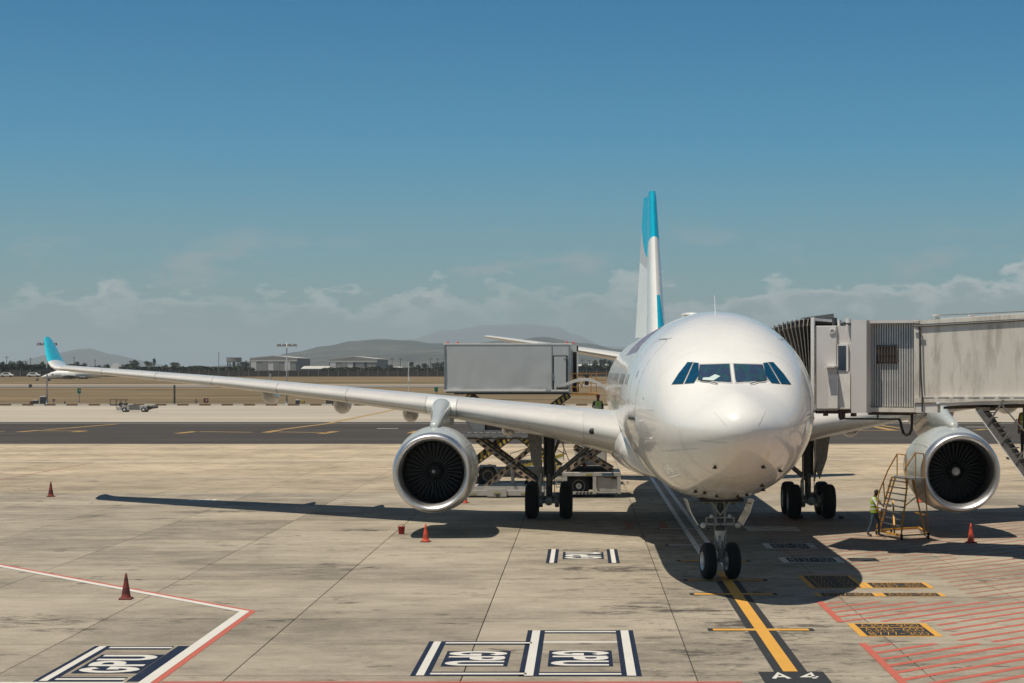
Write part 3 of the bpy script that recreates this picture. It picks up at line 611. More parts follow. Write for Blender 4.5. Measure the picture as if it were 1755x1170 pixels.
def lerp_t(T, y, k):
    if y <= T[0][0]: return T[0][k]
    for i in range(len(T)-1):
        if y <= T[i+1][0]:
            s0, s1, s = math.sqrt(T[i][0]), math.sqrt(T[i+1][0]), math.sqrt(y)
            f = (s-s0)/(s1-s0); a, b = T[i][k], T[i+1][k]
            def tg(j):
                if j <= 0 or j >= len(T)-1: return None
                d0 = (T[j][k]-T[j-1][k])/(math.sqrt(T[j][0])-math.sqrt(T[j-1][0])); d1 = (T[j+1][k]-T[j][k])/(math.sqrt(T[j+1][0])-math.sqrt(T[j][0]))
                return 0 if d0*d1 <= 0 else 2*d0*d1/(d0+d1)
            h = s1-s0; sec = (b-a)/h; m0 = tg(i); m1 = tg(i+1); m0 = sec if m0 is None else m0; m1 = sec if m1 is None else m1
            return a*(1+2*f)*(1-f)**2+h*m0*f*(1-f)**2+b*f*f*(3-2*f)+h*m1*f*f*(f-1)
    return T[-1][k]
def fsec(y): return [lerp_t(FT, y, k) for k in (1, 2, 3, 4)]
def nexp(y):
    for (a, na), (b, nb) in zip(NE, NE[1:]):
        if y <= b: return na+(nb-na)*(y-a)/(b-a)
    return 2.0
def fpt(y, th):
    t, bt, w, zm = fsec(y); c, s = math.cos(th), math.sin(th); n = nexp(y) if s > 0 else 2.0; e = 2/n
    return Vector((w*math.copysign(abs(c)**e, c), y, zm+((t-zm) if s > 0 else (zm-bt))*math.copysign(abs(s)**e, s)))
def inside(y, x, z):
    t, bt, w, zm = fsec(y); n = nexp(y) if z > zm else 2.0
    h = (t-zm) if z > zm else (zm-bt)
    return (abs(x)/max(w, 1e-4))**n+(abs(z-zm)/max(h, 1e-4))**n < 1
def fy(x, z):       # front surface: y where the skin passes over (x, z)
    a, b = 0, 11
    for _ in range(40):
        m = (a+b)/2
        if inside(m, x, z): b = m
        else: a = m
    return b
def fx(y, z):       # side surface: |x| at (y, z)
    a, b = 0, 3
    for _ in range(40):
        m = (a+b)/2
        if inside(y, m, z): a = m
        else: b = m
    return a
def fnorm(p):
    e = .02; F = lambda q: (lambda t, bt, w, zm, n, h: (abs(q[0])/w)**n+(abs(q[2]-zm)/h)**n)(*fsec(q[1]), nexp(q[1]) if q[2] > fsec(q[1])[3] else 2.0, (fsec(q[1])[0]-fsec(q[1])[3]) if q[2] > fsec(q[1])[3] else (fsec(q[1])[3]-fsec(q[1])[1]))
    g_ = Vector((F((p[0]+e, p[1], p[2]))-F((p[0]-e, p[1], p[2])), F((p[0], p[1]+e, p[2]))-F((p[0], p[1]-e, p[2])), F((p[0], p[1], p[2]+e))-F((p[0], p[1], p[2]-e))))
    return g_.normalized()
sts = [.0025, .01, .022, .04, .07, .11, .16, .22, .3, .4, .52, .66, .82, 1.0, 1.2, 1.4, 1.6, 1.8, 2.0, 2.15, 2.3, 2.5, 2.7, 2.9, 3.1, 3.3, 3.6, 3.9, 4.3, 4.7, 5.2, 5.8, 6.5, 7.2, 8, 9, 10, 11, 14, 18, 22, 26, 30, 34, 38, 40, 41.5, 43, 44.5, 46, 47.5, 49, 51, 53, 55, 56.5, 58, 58.5, 58.8]
NT = 96
b = MB(); b.loft([[fpt(y, 2*pi*k/NT) for k in range(NT)] for y in sts])
fus = b.obj('fuselage', M['white'], plane, smooth=True)

def patch(corners, off, n=8, side=None):
    """four corner patch (x, z) lying on the front skin, lifted by off"""
    vs = []
    a, b_, c, d = [Vector(p) for p in corners]
    for j in range(n+1):
        for i in range(n+1):
            u, v = i/n, j/n; p = (a*(1-u)+b_*u)*(1-v)+(d*(1-u)+c*u)*v; y = fy(p.x, p.y); q = Vector((p.x, y, p.y)); vs.append(q+fnorm(q)*off)
    return vs, [(j*(n+1)+i, j*(n+1)+i+1, (j+1)*(n+1)+i+1, (j+1)*(n+1)+i) for j in range(n) for i in range(n)]
def polypatch(poly, off, rings=5):
    """convex polygon (x, z) on the front skin as a fan of rings"""
    c = sum((Vector(p) for p in poly), Vector((0, 0)))/len(poly)
    pts = []
    for i, p in enumerate(poly):
        q = Vector(poly[(i+1) % len(poly)]); p = Vector(p)
        for k in range(4): pts.append(p+(q-p)*k/4)
    vs, fs = [], []
    def P3(p): y = fy(p.x, p.y); q = Vector((p.x, y, p.y)); return q+fnorm(q)*off
    vs.append(P3(c)); n = len(pts)
    for r in range(1, rings+1):
        for p in pts: vs.append(P3(c+(p-c)*r/rings))
    for k in range(n): fs.append((0, 1+k, 1+(k+1) % n))
    for r in range(rings-1):
        for k in range(n): fs.append((1+r*n+k, 1+(r+1)*n+k, 1+(r+1)*n+(k+1) % n, 1+r*n+(k+1) % n))
    return vs, fs
def grow(poly, d):
    c = sum((Vector(p) for p in poly), Vector((0, 0)))/len(poly)
    out = []
    n = len(poly)
    for i in range(n):
        a, p, q = Vector(poly[i-1]), Vector(poly[i]), Vector(poly[(i+1) % n])
        n1 = Vector(((p-a).y, -(p-a).x)).normalized(); n2 = Vector(((q-p).y, -(q-p).x)).normalized()
        if n1.dot(p-c) < 0: n1 = -n1
        if n2.dot(p-c) < 0: n2 = -n2
        m = (n1+n2).normalized(); out.append(tuple(p+m*d/max(.4, m.dot(n1))))
    return out
W1 = [(.055, 5.70), (.92, 5.76), (.84, 6.17), (.055, 6.19)]
W2 = [(1.03, 5.69), (1.26, 5.67), (.985, 6.225), (.87, 6.215), (.885, 5.89)]
W3 = [(1.31, 5.665), (1.58, 5.655), (1.40, 5.93), (1.15, 6.235), (1.015, 6.235)]
for s in (-1, 1):
    for poly, gm, gk in ((W1, 'glass', .03), (W2, 'glassb', .012), (W3, 'glassb', .012)):
        pl = [(p[0]*s, p[1]) for p in poly]
        fr = MB().add(*polypatch(grow(pl, gk), .006)).obj('cockpit_window', M['silvergrey'] if gm == 'glass' else M['seam'], plane, smooth=True)
        MB().add(*polypatch(pl, .014)).obj('pane', M[gm], fr, smooth=True)
# paper on the dashboard seen through the right hand pane, wipers
wp = MB()
for s in (-1, 1):
    pts = []
    for (x, z) in ((.42, 5.64), (.62, 5.70), (.86, 5.73)):
        x2 = x*s; y = fy(x2, z); q = Vector((x2, y, z)); pts.append(q+fnorm(q)*.035)
    MB().tube(pts, .012, 5).obj('wiper', M['black'], plane)
MB().add(*polypatch([(-.80, 5.765), (-.52, 5.745), (-.33, 5.86), (-.46, 5.91), (-.62, 5.83), (-.78, 5.82)], .017)).obj('windscreen_paper', M['paper'], plane, smooth=True)

def skin_line(pts2, w, off, m, name, mode='front', parent=plane, s=1):
    """narrow band laid on the skin; pts2 = (x,z) front or (y,z) side"""
    P = []
    for i, p in enumerate(pts2[:-1]):
        q = pts2[i+1]; k = 6
        for j in range(k): P.append((p[0]+(q[0]-p[0])*j/k, p[1]+(q[1]-p[1])*j/k))
    P.append(pts2[-1]); pts = []
    for p in P:
        v = Vector((p[0], fy(p[0], p[1]), p[1])) if mode == 'front' else Vector((s*fx(p[0], p[1]), p[0], p[1]))
        pts.append((v, fnorm(v)))
    vs, fs = [], []
    for i, (v, n) in enumerate(pts):
        d = (pts[min(i+1, len(pts)-1)][0]-pts[max(i-1, 0)][0]).normalized(); t = d.cross(n).normalized()*w/2
        vs += [v-t+n*off, v+t+n*off]
    fs = [(2*i, 2*i+1, 2*i+3, 2*i+2) for i in range(len(pts)-1)]
    return MB().add(vs, fs).obj(name, m, parent, smooth=True)
# doors: front left and right, drawn by their recessed gap, plus sill plate
for s in (-1, 1):
    dr = skin_line([(5.15, 4.85), (5.15, 6.55), (5.22, 6.82), (5.4, 6.9), (6.1, 6.9), (6.3, 6.82), (6.36, 6.55), (6.36, 4.85), (6.28, 4.74), (5.24, 4.74), (5.15, 4.85)], .016, .004, M['seam'], 'cabin_door', 'side', s=s)
    skin_line([(5.18, 4.66), (6.34, 4.66)], .09, .012, M['geard'], 'door_sill', 'side', dr, s)
    skin_line([(5.2, 6.93), (6.3, 6.93)], .05, .016, M['white'], 'rain_gutter', 'side', dr, s)
    skin_line([(5.74, 5.92), (5.78, 5.92)], .22, .008, M['black'], 'door_window', 'side', dr, s)
    dr2 = skin_line([(15.2, 4.85), (15.2, 6.8), (16.4, 6.8), (16.4, 4.85), (16.3, 4.74), (15.3, 4.74), (15.2, 4.85)], .03, .004, M['seaml'], 'cabin_door', 'side', s=s)
    k = 0
    for y in [7.35, 7.9]+[9.2+.53*i for i in range(10)]+[17.4+.53*i for i in range(20)]+[29+.53*i for i in range(36)]:
        if y > 47: break
        skin_line([(y, 5.62), (y, 5.92)], .20, .006, M['glassb'], 'cabin_window', 'side', s=s)
# nose panel lines, radome joint, probes
def ring_line(y, a0, a1, w, m, name, n=24, off=.004):
    vs = []
    for i in range(n+1):
        th = R(a0+(a1-a0)*i/n)
        for dy in (-w/2, w/2): p = fpt(y+dy, th); vs.append(p+fnorm(p)*off)
    MB().add(vs, [(2*i, 2*i+1, 2*i+3, 2*i+2) for i in range(n)]).obj(name, m, plane, smooth=True)
ring_line(1.65, 182, 358, .014, M['seaml'], 'radome_joint')
ring_line(3.55, 20, 75, .005, M['seaml'], 'crown_panel_joint'); ring_line(3.55, 105, 160, .005, M['seaml'], 'crown_panel_joint')
ring_line(8.6, 0, 180, .014, M['seaml'], 'crown_panel_joint', 48); ring_line(13, 90, 270, .016, M['seaml'], 'side_panel_joint', 48)
skin_line([(-.98, 4.22), (-.32, 4.19)], .016, .006, M['seaml'], 'lightning_strip'); skin_line([(-1.85, 3.85), (-1.0, 4.02)], .014, .006, M['seaml'], 'lightning_strip')
skin_line([(.45, 4.62), (.7, 4.98)], .012, .006, M['seaml'], 'lightning_strip'); skin_line([(-.35, 4.62), (-.62, 4.95)], .012, .006, M['seaml'], 'lightning_strip')
for (x, z, r) in ((-.55, 3.55, .045), (.68, 3.55, .045), (1.25, 3.38, .04), (.85, 2.95, .035), (-.85, 2.72, .04), (.55, 2.62, .04), (-.28, 2.6, .04), (.3, 2.58, .04), (-.62, 2.7, .035), (1.0, 2.75, .035)):
    y = fy(x, z); p = Vector((x, y, z)); n = fnorm(p)
    MB().beam(p-n*.02, p+n*.06, .03, .09).beam(p+n*.06+Vector((-.06, 0, 0)), p+n*.06+Vector((.06, 0, 0)), .03, .03).obj('air_probe', M['black'], plane)
for s_ in (-1, 1):
    for z_ in (6.45, 4.35, 3.6): skin_line([(3.9, z_), (9, z_), (16, z_)], .009, .003, M['seaml'], 'lap_joint', 'side', s=s_)
    skin_line([(4.25, 5.25), (4.32, 5.25)], .05, .004, M['seam'], 'static_port', 'side', s=s_)
    skin_line([(3.2, 4.95), (3.9, 4.95)], .010, .004, M['seaml'], 'stencil_line', 'side', s=s_)
    skin_line([(4.4, 4.2), (4.4, 4.7), (5.0, 4.7), (5.0, 4.2), (4.4, 4.2)], .010, .004, M['seaml'], 'access_panel', 'side', s=s_)
ring_line(4.62, 185, 355, .010, M['seaml'], 'belly_joint', 40); ring_line(7.0, 180, 360, .010, M['seaml'], 'belly_joint', 40)
# crown antennas
MB().loft([[(.0, 8.2, 7.7), (.03, 8.4, 7.7), (0, 8.75, 7.7), (-.03, 8.4, 7.7)], [(0, 8.75, 8.28), (.012, 8.8, 8.28), (0, 8.9, 8.28), (-.012, 8.8, 8.28)]]).obj('blade_antenna', M['white'], plane)
for (yy, sx, xx) in ((10.5, .32, -.62), (9.2, .14, .35)):
    MB().loft([[(xx+sx*math.cos(t)*k, yy+.9*math.sin(t)*k, 7.66+h+(.06 if sx > .3 else .02)) for t in [2*pi*i/16 for i in range(16)]] for k, h in ((1, 0), (.95, .05 if sx > .3 else .04), (.7, .09 if sx > .3 else .06), (.1, .10 if sx > .3 else .07))]).obj('radio_fairing', M['white'], plane, smooth=True)
b = MB(); b.rev([(0, .28), (.1, .26), (.18, .1), (.19, .01)], (0, 46.2, 7.79), 'Z', 16); b.obj('beacon', M['white'], plane, smooth=True)
# purple grey title panel high on the side of the forward fuselage
vs = []
for i in range(25):
    y = 9.5+i*.5
    for j in range(9):
        th = R(118+j*4); p = fpt(y, th); vs.append(p+fnorm(p)*.005)
MB().add([v for v in vs], [(i*9+j, i*9+j+1, (i+1)*9+j+1, (i+1)*9+j) for i in range(24) for j in range(8) if (i*7+j*3) % 5 > 0 and 1 <= j < 7]).obj('title_lettering', mat('title_mauve', (.25, .22, .29), .4, var=.2), plane, smooth=True)

# wing-to-body fairing
b = MB(); rings = []
for i in range(25):
    u = i/24; y = 16.5+u*20; k = math.sin(pi*min(1, u*1.0))**.55 if 0 < u < 1 else 0.02
    rings.append([Vector((math.copysign(abs(math.cos(t))**.75, math.cos(t))*(2.45+.62*k), y, 3.3+math.sin(t)*(1.0+.38*k)-(0.0 if math.sin(t) > 0 else .0))) for t in [2*pi*j/40 for j in range(40)]])
b.loft(rings).obj('belly_fairing', M['white'], plane, smooth=True)

# wings -------------------------------------------------------------
WS = [(1.6, 18.15, 12.5, 3.55, .145, 4), (2.83, 19.0, 11.7, 3.72, .142, 4), (5.3, 20.75, 9.9, 4.10, .13, 3), (9.37, 23.6, 7.4, 4.60, .117, 2), (14, 26.9, 5.9, 5.05, .11, 1.2), (19, 30.45, 4.6, 5.48, .105, .3), (24, 34.0, 3.5, 5.85, .10, -.5), (27.9, 36.8, 2.65, 6.12, .10, -1)]
def wl(s_, k):
    s_ = abs(s_)
    for A_, B_ in zip(WS, WS[1:]):
        if s_ <= B_[0]: f = (s_-A_[0])/(B_[0]-A_[0]); return A_[k]+(B_[k]-A_[k])*f
    return WS[-1][k]
AF = [(1, .0), (.9, .016), (.75, .038), (.6, .056), (.45, .066), (.3, .068), (.2, .062), (.12, .053), (.06, .040), (.025, .027), (.008, .015), (0, 0), (.008, -.014), (.025, -.024), (.06, -.034), (.12, -.043), (.2, -.049), (.3, -.052), (.45, -.048), (.6, -.034), (.75, -.014), (.9, -.002), (1, -.001)]
def wsec(s_, sgn, grow_=0., lo=0., hi=1.):
    le, ch, z, t, tw = [wl(s_, k) for k in (1, 2, 3, 4, 5)]; out = []
    for (c, h) in AF:
        if hi < 1 and c > hi+.001: continue
        hh = h*t/.12; y = le+c*ch; zz_ = z+hh*ch-math.tan(R(tw))*(c-.0)*ch*.55
        if grow_: zz_ += math.copysign(grow_, h) if h else 0; y -= grow_*(1 if c < .05 else 0)
        out.append(Vector((sgn*s_, y, zz_)))
    return out
def turb(x0, y0, x1, y1): pass
for sgn in (-1, 1):
    ss = [1.6, 2.83, 4, 5.3, 7.3, 9.37, 11.5, 14, 16.5, 19, 21.5, 24, 26.2, 27.9]
    w_ = MB().loft([wsec(s_, sgn) for s_ in ss]).obj('wing', M['wing'], plane, smooth=True, auto=50)
    cuts = [(3.95, 8.75), (10.05, 13.4), (13.45, 16.55), (16.6, 19.7), (19.75, 22.6), (22.65, 25.5), (25.55, 27.7)]
    for (a, b_) in cuts:
        MB().loft([wsec(a+(b_-a)*i/4, sgn, .016, hi=.13) for i in range(5)], closed=False).obj('slat', M['slat'], w_, smooth=True)
    # root light, pylon collar, flap edge strip
    zr = wl(3.55, 3); MB().rev([(-.07, .01), (-.05, .07), (-.01, .11), (.3, .14)], (sgn*3.62, wl(3.62, 1)+.02, zr-.0), 'Y', 16).obj('landing_light', M['black'], w_, smooth=True)
    b = MB().loft([[Vector((v.x, v.y, v.z)) for v in wsec(s_, sgn, .03, hi=.16)] for s_ in (8.8, 9.1, 9.7, 10.0)], closed=False).obj('pylon_collar', M['white'], w_, smooth=True)
    # aileron / flap gap shown from below as darker trailing panels
    for (a, b_, nm) in ((4.2, 8.6, 'flap'), (9.9, 18.2, 'flap'), (18.4, 26.8, 'aileron')):
        vs = []
        for i in range(7):
            s_ = a+(b_-a)*i/6; sec = wsec(s_, sgn); p0 = sec[19]; p1 = sec[22]
            vs += [p0+Vector((0, .05, -.02)), p1+Vector((0, .06, -.03)), p1+Vector((0, .06, -.0)), p0+Vector((0, .05, .02))]
        MB().loft([vs[i*4:i*4+4] for i in range(7)]).obj(nm, M['slat'], w_)
    # flap track fairings
    for (s_, ln, r0) in ((7.0, 4.6, .32), (11.2, 4.6, .34), (14.3, 4.5, .36), (17.7, 4.2, .33)):
        le, ch, z = wl(s_, 1), wl(s_, 2), wl(s_, 3); y0 = le+ch*.50; rings = []
        for i in range(13):
            u = i/12; k = max(.03, math.sin(pi*u**.8)**.7); yy = y0+ln*u; zc = z-.05*ch-.06-.16*math.sin(pi*u)**.8*(r0/.3)-(.10*u*u)
            rings.append([Vector((sgn*s_+r0*k*math.cos(t)*.85, yy, zc+r0*1.0*k*math.sin(t))) for t in [2*pi*j/14 for j in range(14)]])
        MB().loft(rings).obj('flap_track_fairing', M['wing'], w_, smooth=True)
    # winglet, blended out of the tip
    rings = []
    path = [(27.9, 36.8, 2.65, 6.12, 0), (28.2, 37.02, 2.68, 6.15, 12), (28.45, 37.3, 2.68, 6.25, 30), (28.66, 37.6, 2.6, 6.43, 48), (28.95, 38.25, 2.2, 6.82, 58), (29.25, 39.05, 1.7, 7.25, 60), (29.45, 39.65, 1.2, 7.53, 60), (29.53, 40.1, .6, 7.64, 60)]
    for (x, le, ch, z, ca) in path:
        ring = []
        for (c, h) in AF:
            t_ = h*ch*.85; ring.append(Vector((sgn*(x-t_*math.sin(R(ca))), le+c*ch, z+t_*math.cos(R(ca))+(0 if ca else math.tan(R(1))*c*ch*.5))))
        rings.append(ring)
    wlet = MB().loft(rings[:4]).obj('winglet', M['white'], w_, smooth=True, auto=50)
    MB().loft(rings[3:]).obj('winglet_blade', M['turqtip'], w_, smooth=True, auto=50)

# engines -----------------------------------------------------------
EZ, EY, NS = 2.36, 19.0, 72
EX = {-1: -9.37, 1: 9.62}
def blade_mesh():
    b = MB(); rings = []
    for i in range(6):
        u = i/5; r = .26+u*.90; ch = .13+.21*u; tw = R(28+34*u)
        pts = []
        for (c, h) in ((-.5, 0), (0, .025), (.5, 0), (0, -.012)):
            a, d = c*ch, h; pts.append(Vector((a*math.sin(tw)+d*math.cos(tw), a*math.cos(tw)-d*math.sin(tw)+.05*u, r)))
        rings.append(pts)
    return b.loft(rings)
bm_me = None
for sgn in (-1, 1):
    e = MB(); e.rev([(.34, 1.435), (.6, 1.475), (1.0, 1.51), (1.8, 1.545), (2.8, 1.52), (3.8, 1.42), (4.8, 1.25), (5.3, 1.16), (5.28, 1.10), (4.4, 1.12)], (EX[sgn], EY, EZ), n=NS)
    # the nacelle grows a little taller towards the pylon
    for i, v in enumerate(e.v):
        if v[1] > EY+.35 and v[2] > EZ: k = min(1, (v[1]-EY-.35)/1.2)*(1-max(0, (v[1]-EY-3)/3)); e.v[i] = (v[0], v[1], v[2]+(v[2]-EZ)*.055*k)
    en = e.obj('engine', M['nac'], plane, smooth=True)
    MB().rev([(.62, 1.135), (.40, 1.14), (.17, 1.175), (.07, 1.225), (.015, 1.275), (0, 1.305), (.02, 1.34), (.08, 1.375), (.2, 1.41), (.34, 1.438)], (EX[sgn], EY, EZ), n=NS).obj('inlet_lip', M['lip'], en, smooth=True)
    MB().rev([(.62, 1.135), (.8, 1.145), (1.2, 1.17), (1.7, 1.2)], (EX[sgn], EY, EZ), n=NS).obj('intake_liner', M['liner'], en, smooth=True)
    MB().rev([(1.85, 1.3), (1.86, .02)], (EX[sgn], EY, EZ), n=NS).obj('fan_backing', M['dark'], en)
    MB().rev([(1.0, .01), (1.03, .06), (1.12, .13), (1.25, .20), (1.4, .25), (1.6, .28)], (EX[sgn], EY, EZ), n=40).obj('spinner', M['spin'], en, smooth=True)
    if sgn > 0: MB().rev([(.975, .01), (.99, .07), (1.09, .15)], (EX[sgn], EY-.004, EZ), n=24).obj('spinner_tip', M['bwhite'], en, smooth=True)
    else: MB().rev([(1.0, .02), (1.004, .05)], (EX[sgn]-.02, EY-.01, EZ), n=24).obj('spinner_mark', M['silvergrey'], en)
    MB().rev([(4.4, .75), (5.4, .72), (6.2, .55), (6.21, .3), (7.0, .1), (7.2, .01)], (EX[sgn], EY, EZ), n=36).obj('core_nozzle', M['gearm'], en, smooth=True)
    for k in range(34):
        if bm_me is None: o = blade_mesh().obj('fan_blade', M['blade'], en, smooth=True); bm_me = o.data
        else: o = bpy.data.objects.new('fan_blade', bm_me); col.objects.link(o); o.parent = en
        o.location = (EX[sgn], EY+1.42, EZ); o.rotation_euler = (0, 2*pi*k/34, 0)
    # seam where the fan cowls meet, chine
    MB().loft([[(EX[sgn]+x_, EY+y_, EZ+z_) for (x_, z_) in ((math.cos(R(38))*(r_)*(-sgn), math.sin(R(38))*r_), (math.cos(R(38.8))*(r_)*(-sgn), math.sin(R(38.8))*r_))] for (y_, r_) in ((.5, 1.50), (1.5, 1.58), (2.6, 1.60))], closed=False).obj('cowl_strake', M['wing'], en)
    # pylon
    x = EX[sgn]; rings = []
    for (y, zt, zb, w_) in ((EY+1.3, 4.06, 3.80, .13), (EY+1.45, 4.16, 3.8, .19), (EY+2.4, 4.36, 3.8, .22), (EY+3.4, 4.60, 3.7, .26), (EY+4.1, 4.86, 3.6, .38), (EY+4.5, 4.96, 3.6, .42), (EY+5.3, 4.86, 3.5, .40), (EY+7.5, 4.35, 3.3, .30), (EY+10.5, 4.25, 3.9, .05)):
        rings.append([Vector((x+w_*math.cos(t)*(1 if math.sin(t) > 0 else .8), y, (zt+zb)/2+(zt-zb)/2*math.copysign(abs(math.sin(t))**.6, math.sin(t)))) for t in [2*pi*j/16 for j in range(16)]])
    MB().loft(rings).obj('pylon', M['nac'], plane, smooth=True, auto=60)

# tail ----------------------------------------------------------------
FA = [(0, 0), (.02, .022), (.08, .042), (.2, .055), (.4, .055), (.66, .042), (.7, .040)]
def fin_ring(z, le, ch, k=1.25, hi=.7):
    up = [(c, h) for c, h in FA]; return [Vector((-h*ch*k, le+c*ch, z)) for c, h in up]+[Vector((h*ch*k, le+c*ch, z)) for c, h in up[::-1]]
fz = [(7.3, 48.2, 9.0), (8.5, 49.2, 8.3), (10.5, 50.85, 7.0), (12.6, 52.6, 5.75), (13.4, 53.25, 5.3), (15.0, 54.6, 4.4), (16.0, 55.45, 3.8), (16.18, 55.75, 3.4)]
def fz_at(z):
    for (a, la, ca), (b_, lb, cb) in zip(fz, fz[1:]):
        if z <= b_+1e-6: f = (z-a)/(b_-a); return la+(lb-la)*f, ca+(cb-ca)*f
    return fz[-1][1:]
def warp(z, c, edge):      # the paint edge climbs towards the rear
    return z+edge*c
def fsplit(name, m, z0, z1, e0=0, e1=0):
    rs = []
    for k in range(9):
        f = k/8; ring = []
        for i in range(14):
            c, h = (FA+FA[::-1])[i]; sg = -1 if i < 7 else 1
            z = min(16.18, (z0+e0*c)*(1-f)+(z1+e1*c)*f); le, ch = fz_at(z); ring.append(Vector((sg*h*ch*1.05, le+c*ch, z)))
        rs.append(ring)
    return MB().loft(rs).obj(name, m, fin, smooth=True, auto=50)
fin = empty('vertical_fin', (0, 0, 0)); fin.parent = plane
fsplit('lower_fin', M['white'], 7.3, 13.42, 0, -1.3); fsplit('upper_fin', M['turq'], 13.42, 16.18, -1.3, 0)
DEF = R(21)
def rud(z, t):    # t 0 hinge .. 1 trailing edge; returns left and right surface points
    le, ch = fz_at(z); y0 = le+.705*ch; w = .042*ch*(1-t)+.010; L_ = .30*ch*t; c, s = math.cos(DEF), math.sin(DEF)
    return Vector((-(L_*s)-w*c, y0+L_*c-w*s, z)), Vector((-(L_*s)+w*c, y0+L_*c+w*s, z))
def rpiece(nm, mm, lo, hi):
    rings = []; n = 8
    for i in range(n+1):
        t = i/n; zl, zh = lo(t), hi(t); a, b_ = rud(zl, t); c, d = rud(zh, t); rings.append([a, b_, d, c])
    MB().loft(rings).obj(nm, M[mm], fin, smooth=True, auto=30)
e1 = lambda t: 12.45+1.9*t**2.0; e2 = lambda t: 11.75+.55*t
rpiece('rudder', 'white', lambda t: 7.9, e2); rpiece('rudder_band', 'silvergrey', lambda t: e2(t)+.01, e1); rpiece('rudder_tip', 'turq', lambda t: e1(t)+.01, lambda t: 16.1)
# turquoise flash low on the port side of the leading edge
vs = []; nk = 9
for k in range(nk):
    z = 8.0+k*.26; le, ch = fz_at(z); wd = max(.01, 1-k/(nk-1))
    for c, h in ((0, 0), (.01, .013), (.02, .022), (.02+.03*wd, .022+.012*wd), (.02+.10*wd, .022+.028*wd)):
        vs.append(Vector((h*ch*1.05+.012, le+c*ch-.012, z)))
MB().add(vs, [(5*k+j, 5*k+j+1, 5*k+j+6, 5*k+j+5) for k in range(nk-1) for j in range(4)]).obj('fin_flash', M['turq'], fin, smooth=True)
for sgn in (-1, 1):
    st = [(.6, 50.4, 5.6, 6.55, .10), (1.4, 50.9, 5.2, 6.68, .10), (5, 53.3, 3.7, 7.28, .10), (9.3, 56.2, 2.0, 7.95, .09), (9.55, 56.7, 1.4, 7.98, .08)]
    MB().loft([[Vector((sgn*x, le+c*ch, z+h*ch*t/.12)) for (c, h) in AF] for (x, le, ch, z, t) in st]).obj('stabiliser', M['wing'], plane, smooth=True, auto=50)

# landing gear --------------------------------------------------------
def wheel(parent, loc, r, w, hub=.44, name='wheel'):
    prof = [(-w/2+.02, r*.50), (-w/2, r*.62), (-w/2+.01, r*.82), (-w/2+.05, r*.93), (-w*.25, r*.985), (0, r), (w*.25, r*.985), (w/2-.05, r*.93), (w/2-.01, r*.82), (w/2, r*.62), (w/2-.02, r*.50)]
    b = MB().rev(prof, (0, 0, 0), 'X', 40)
    for gx in (-.22, -.08, .08, .22): b.rev([(gx*w-.006, r*.992), (gx*w-.006, r*1.002), (gx*w+.006, r*1.002), (gx*w+.006, r*.992)], (0, 0, 0), 'X', 40)
    o = b.obj(name, M['tyre'], parent, smooth=True, auto=40); o.location = loc
    return o
def rim(parent, loc, r, w, name='rim'):
    b = MB()
    for s in (-1, 1):
        b.rev([(s*(w/2-.02), r*.52), (s*(w/2-.05), r*.46), (s*(w/2-.10), r*.40), (s*(w/2-.08), r*.22), (s*(w/2-.02), r*.18), (s*(w/2), r*.02)], (0, 0, 0), 'X', 24)
    o = b.obj(name, M['rim'], parent, smooth=True, auto=40); o.location = loc; return o
ng = empty('nose_gear', (0, 6.7, 0)); ng.parent = plane
for s in (-1, 1):
    for q in (wheel(ng, (s*.355*math.cos(R(9)), s*.355*math.sin(R(9)), .525), .525, .36), rim(ng, (s*.355*math.cos(R(9)), s*.355*math.sin(R(9)), .525), .525, .40)): q.rotation_euler = (0, 0, R(9))
MB().tube([(0, 0, .50), (0, 0, .92)], .075, 14).tube([(0, 0, .92), (0, .03, 1.28)], [.085, .10], 14).tube([(-.34, 0, .525), (.34, 0, .525)], .05, 12).obj('axle_strut', M['gearm'], ng, smooth=True, auto=40)
MB().tube([(0, .02, .95), (0, .03, 1.42)], [.07, .16], 16).obj('lower_leg', M['gearw'], ng, smooth=True, auto=40)
MB().tube([(0, .03, 1.40), (0, .03, 1.50)], .17, 18).tube([(0, .04, 1.50), (0, .12, 2.45)], .15, 16).obj('upper_leg', M['geard'], ng, smooth=True, auto=40)
b = MB().box((-.40, -.10, 1.56), (.40, .12, 1.62)).box((-.38, -.12, 1.76), (.38, .1, 1.80)).beam((-.40, 0, 1.58), (-.40, 0, 1.78), .05).beam((.40, 0, 1.58), (.40, 0, 1.78), .05)
b.beam((-.12, -.14, 1.55), (-.12, -.05, 2.3), .05).beam((.12, -.14, 1.55), (.12, -.05, 2.3), .05).beam((-.28, -.1, 2.25), (0, -.12, 1.85), .05).beam((.28, -.1, 2.25), (0, -.12, 1.85), .05)
b.tube([(-.16, -.16, 1.0), (-.17, -.17, 1.55), (-.2, -.1, 2.3)], .014, 5).tube([(.14, -.15, .9), (.16, -.16, 1.5)], .012, 5).tube([(-.30, .3, 2.35), (0, .05, 1.5)], .05, 8).tube([(.30, .3, 2.35), (0, .05, 1.5)], .05, 8)
b.beam((-.03, -.17, .62), (-.03, -.30, .92), .06).beam((-.03, -.30, .92), (-.03, -.15, 1.25), .06); b.tube([(-.5, 0, 2.22), (.5, 0, 2.22)], .05, 8)
b.obj('steering_collar', M['gearm'], ng)
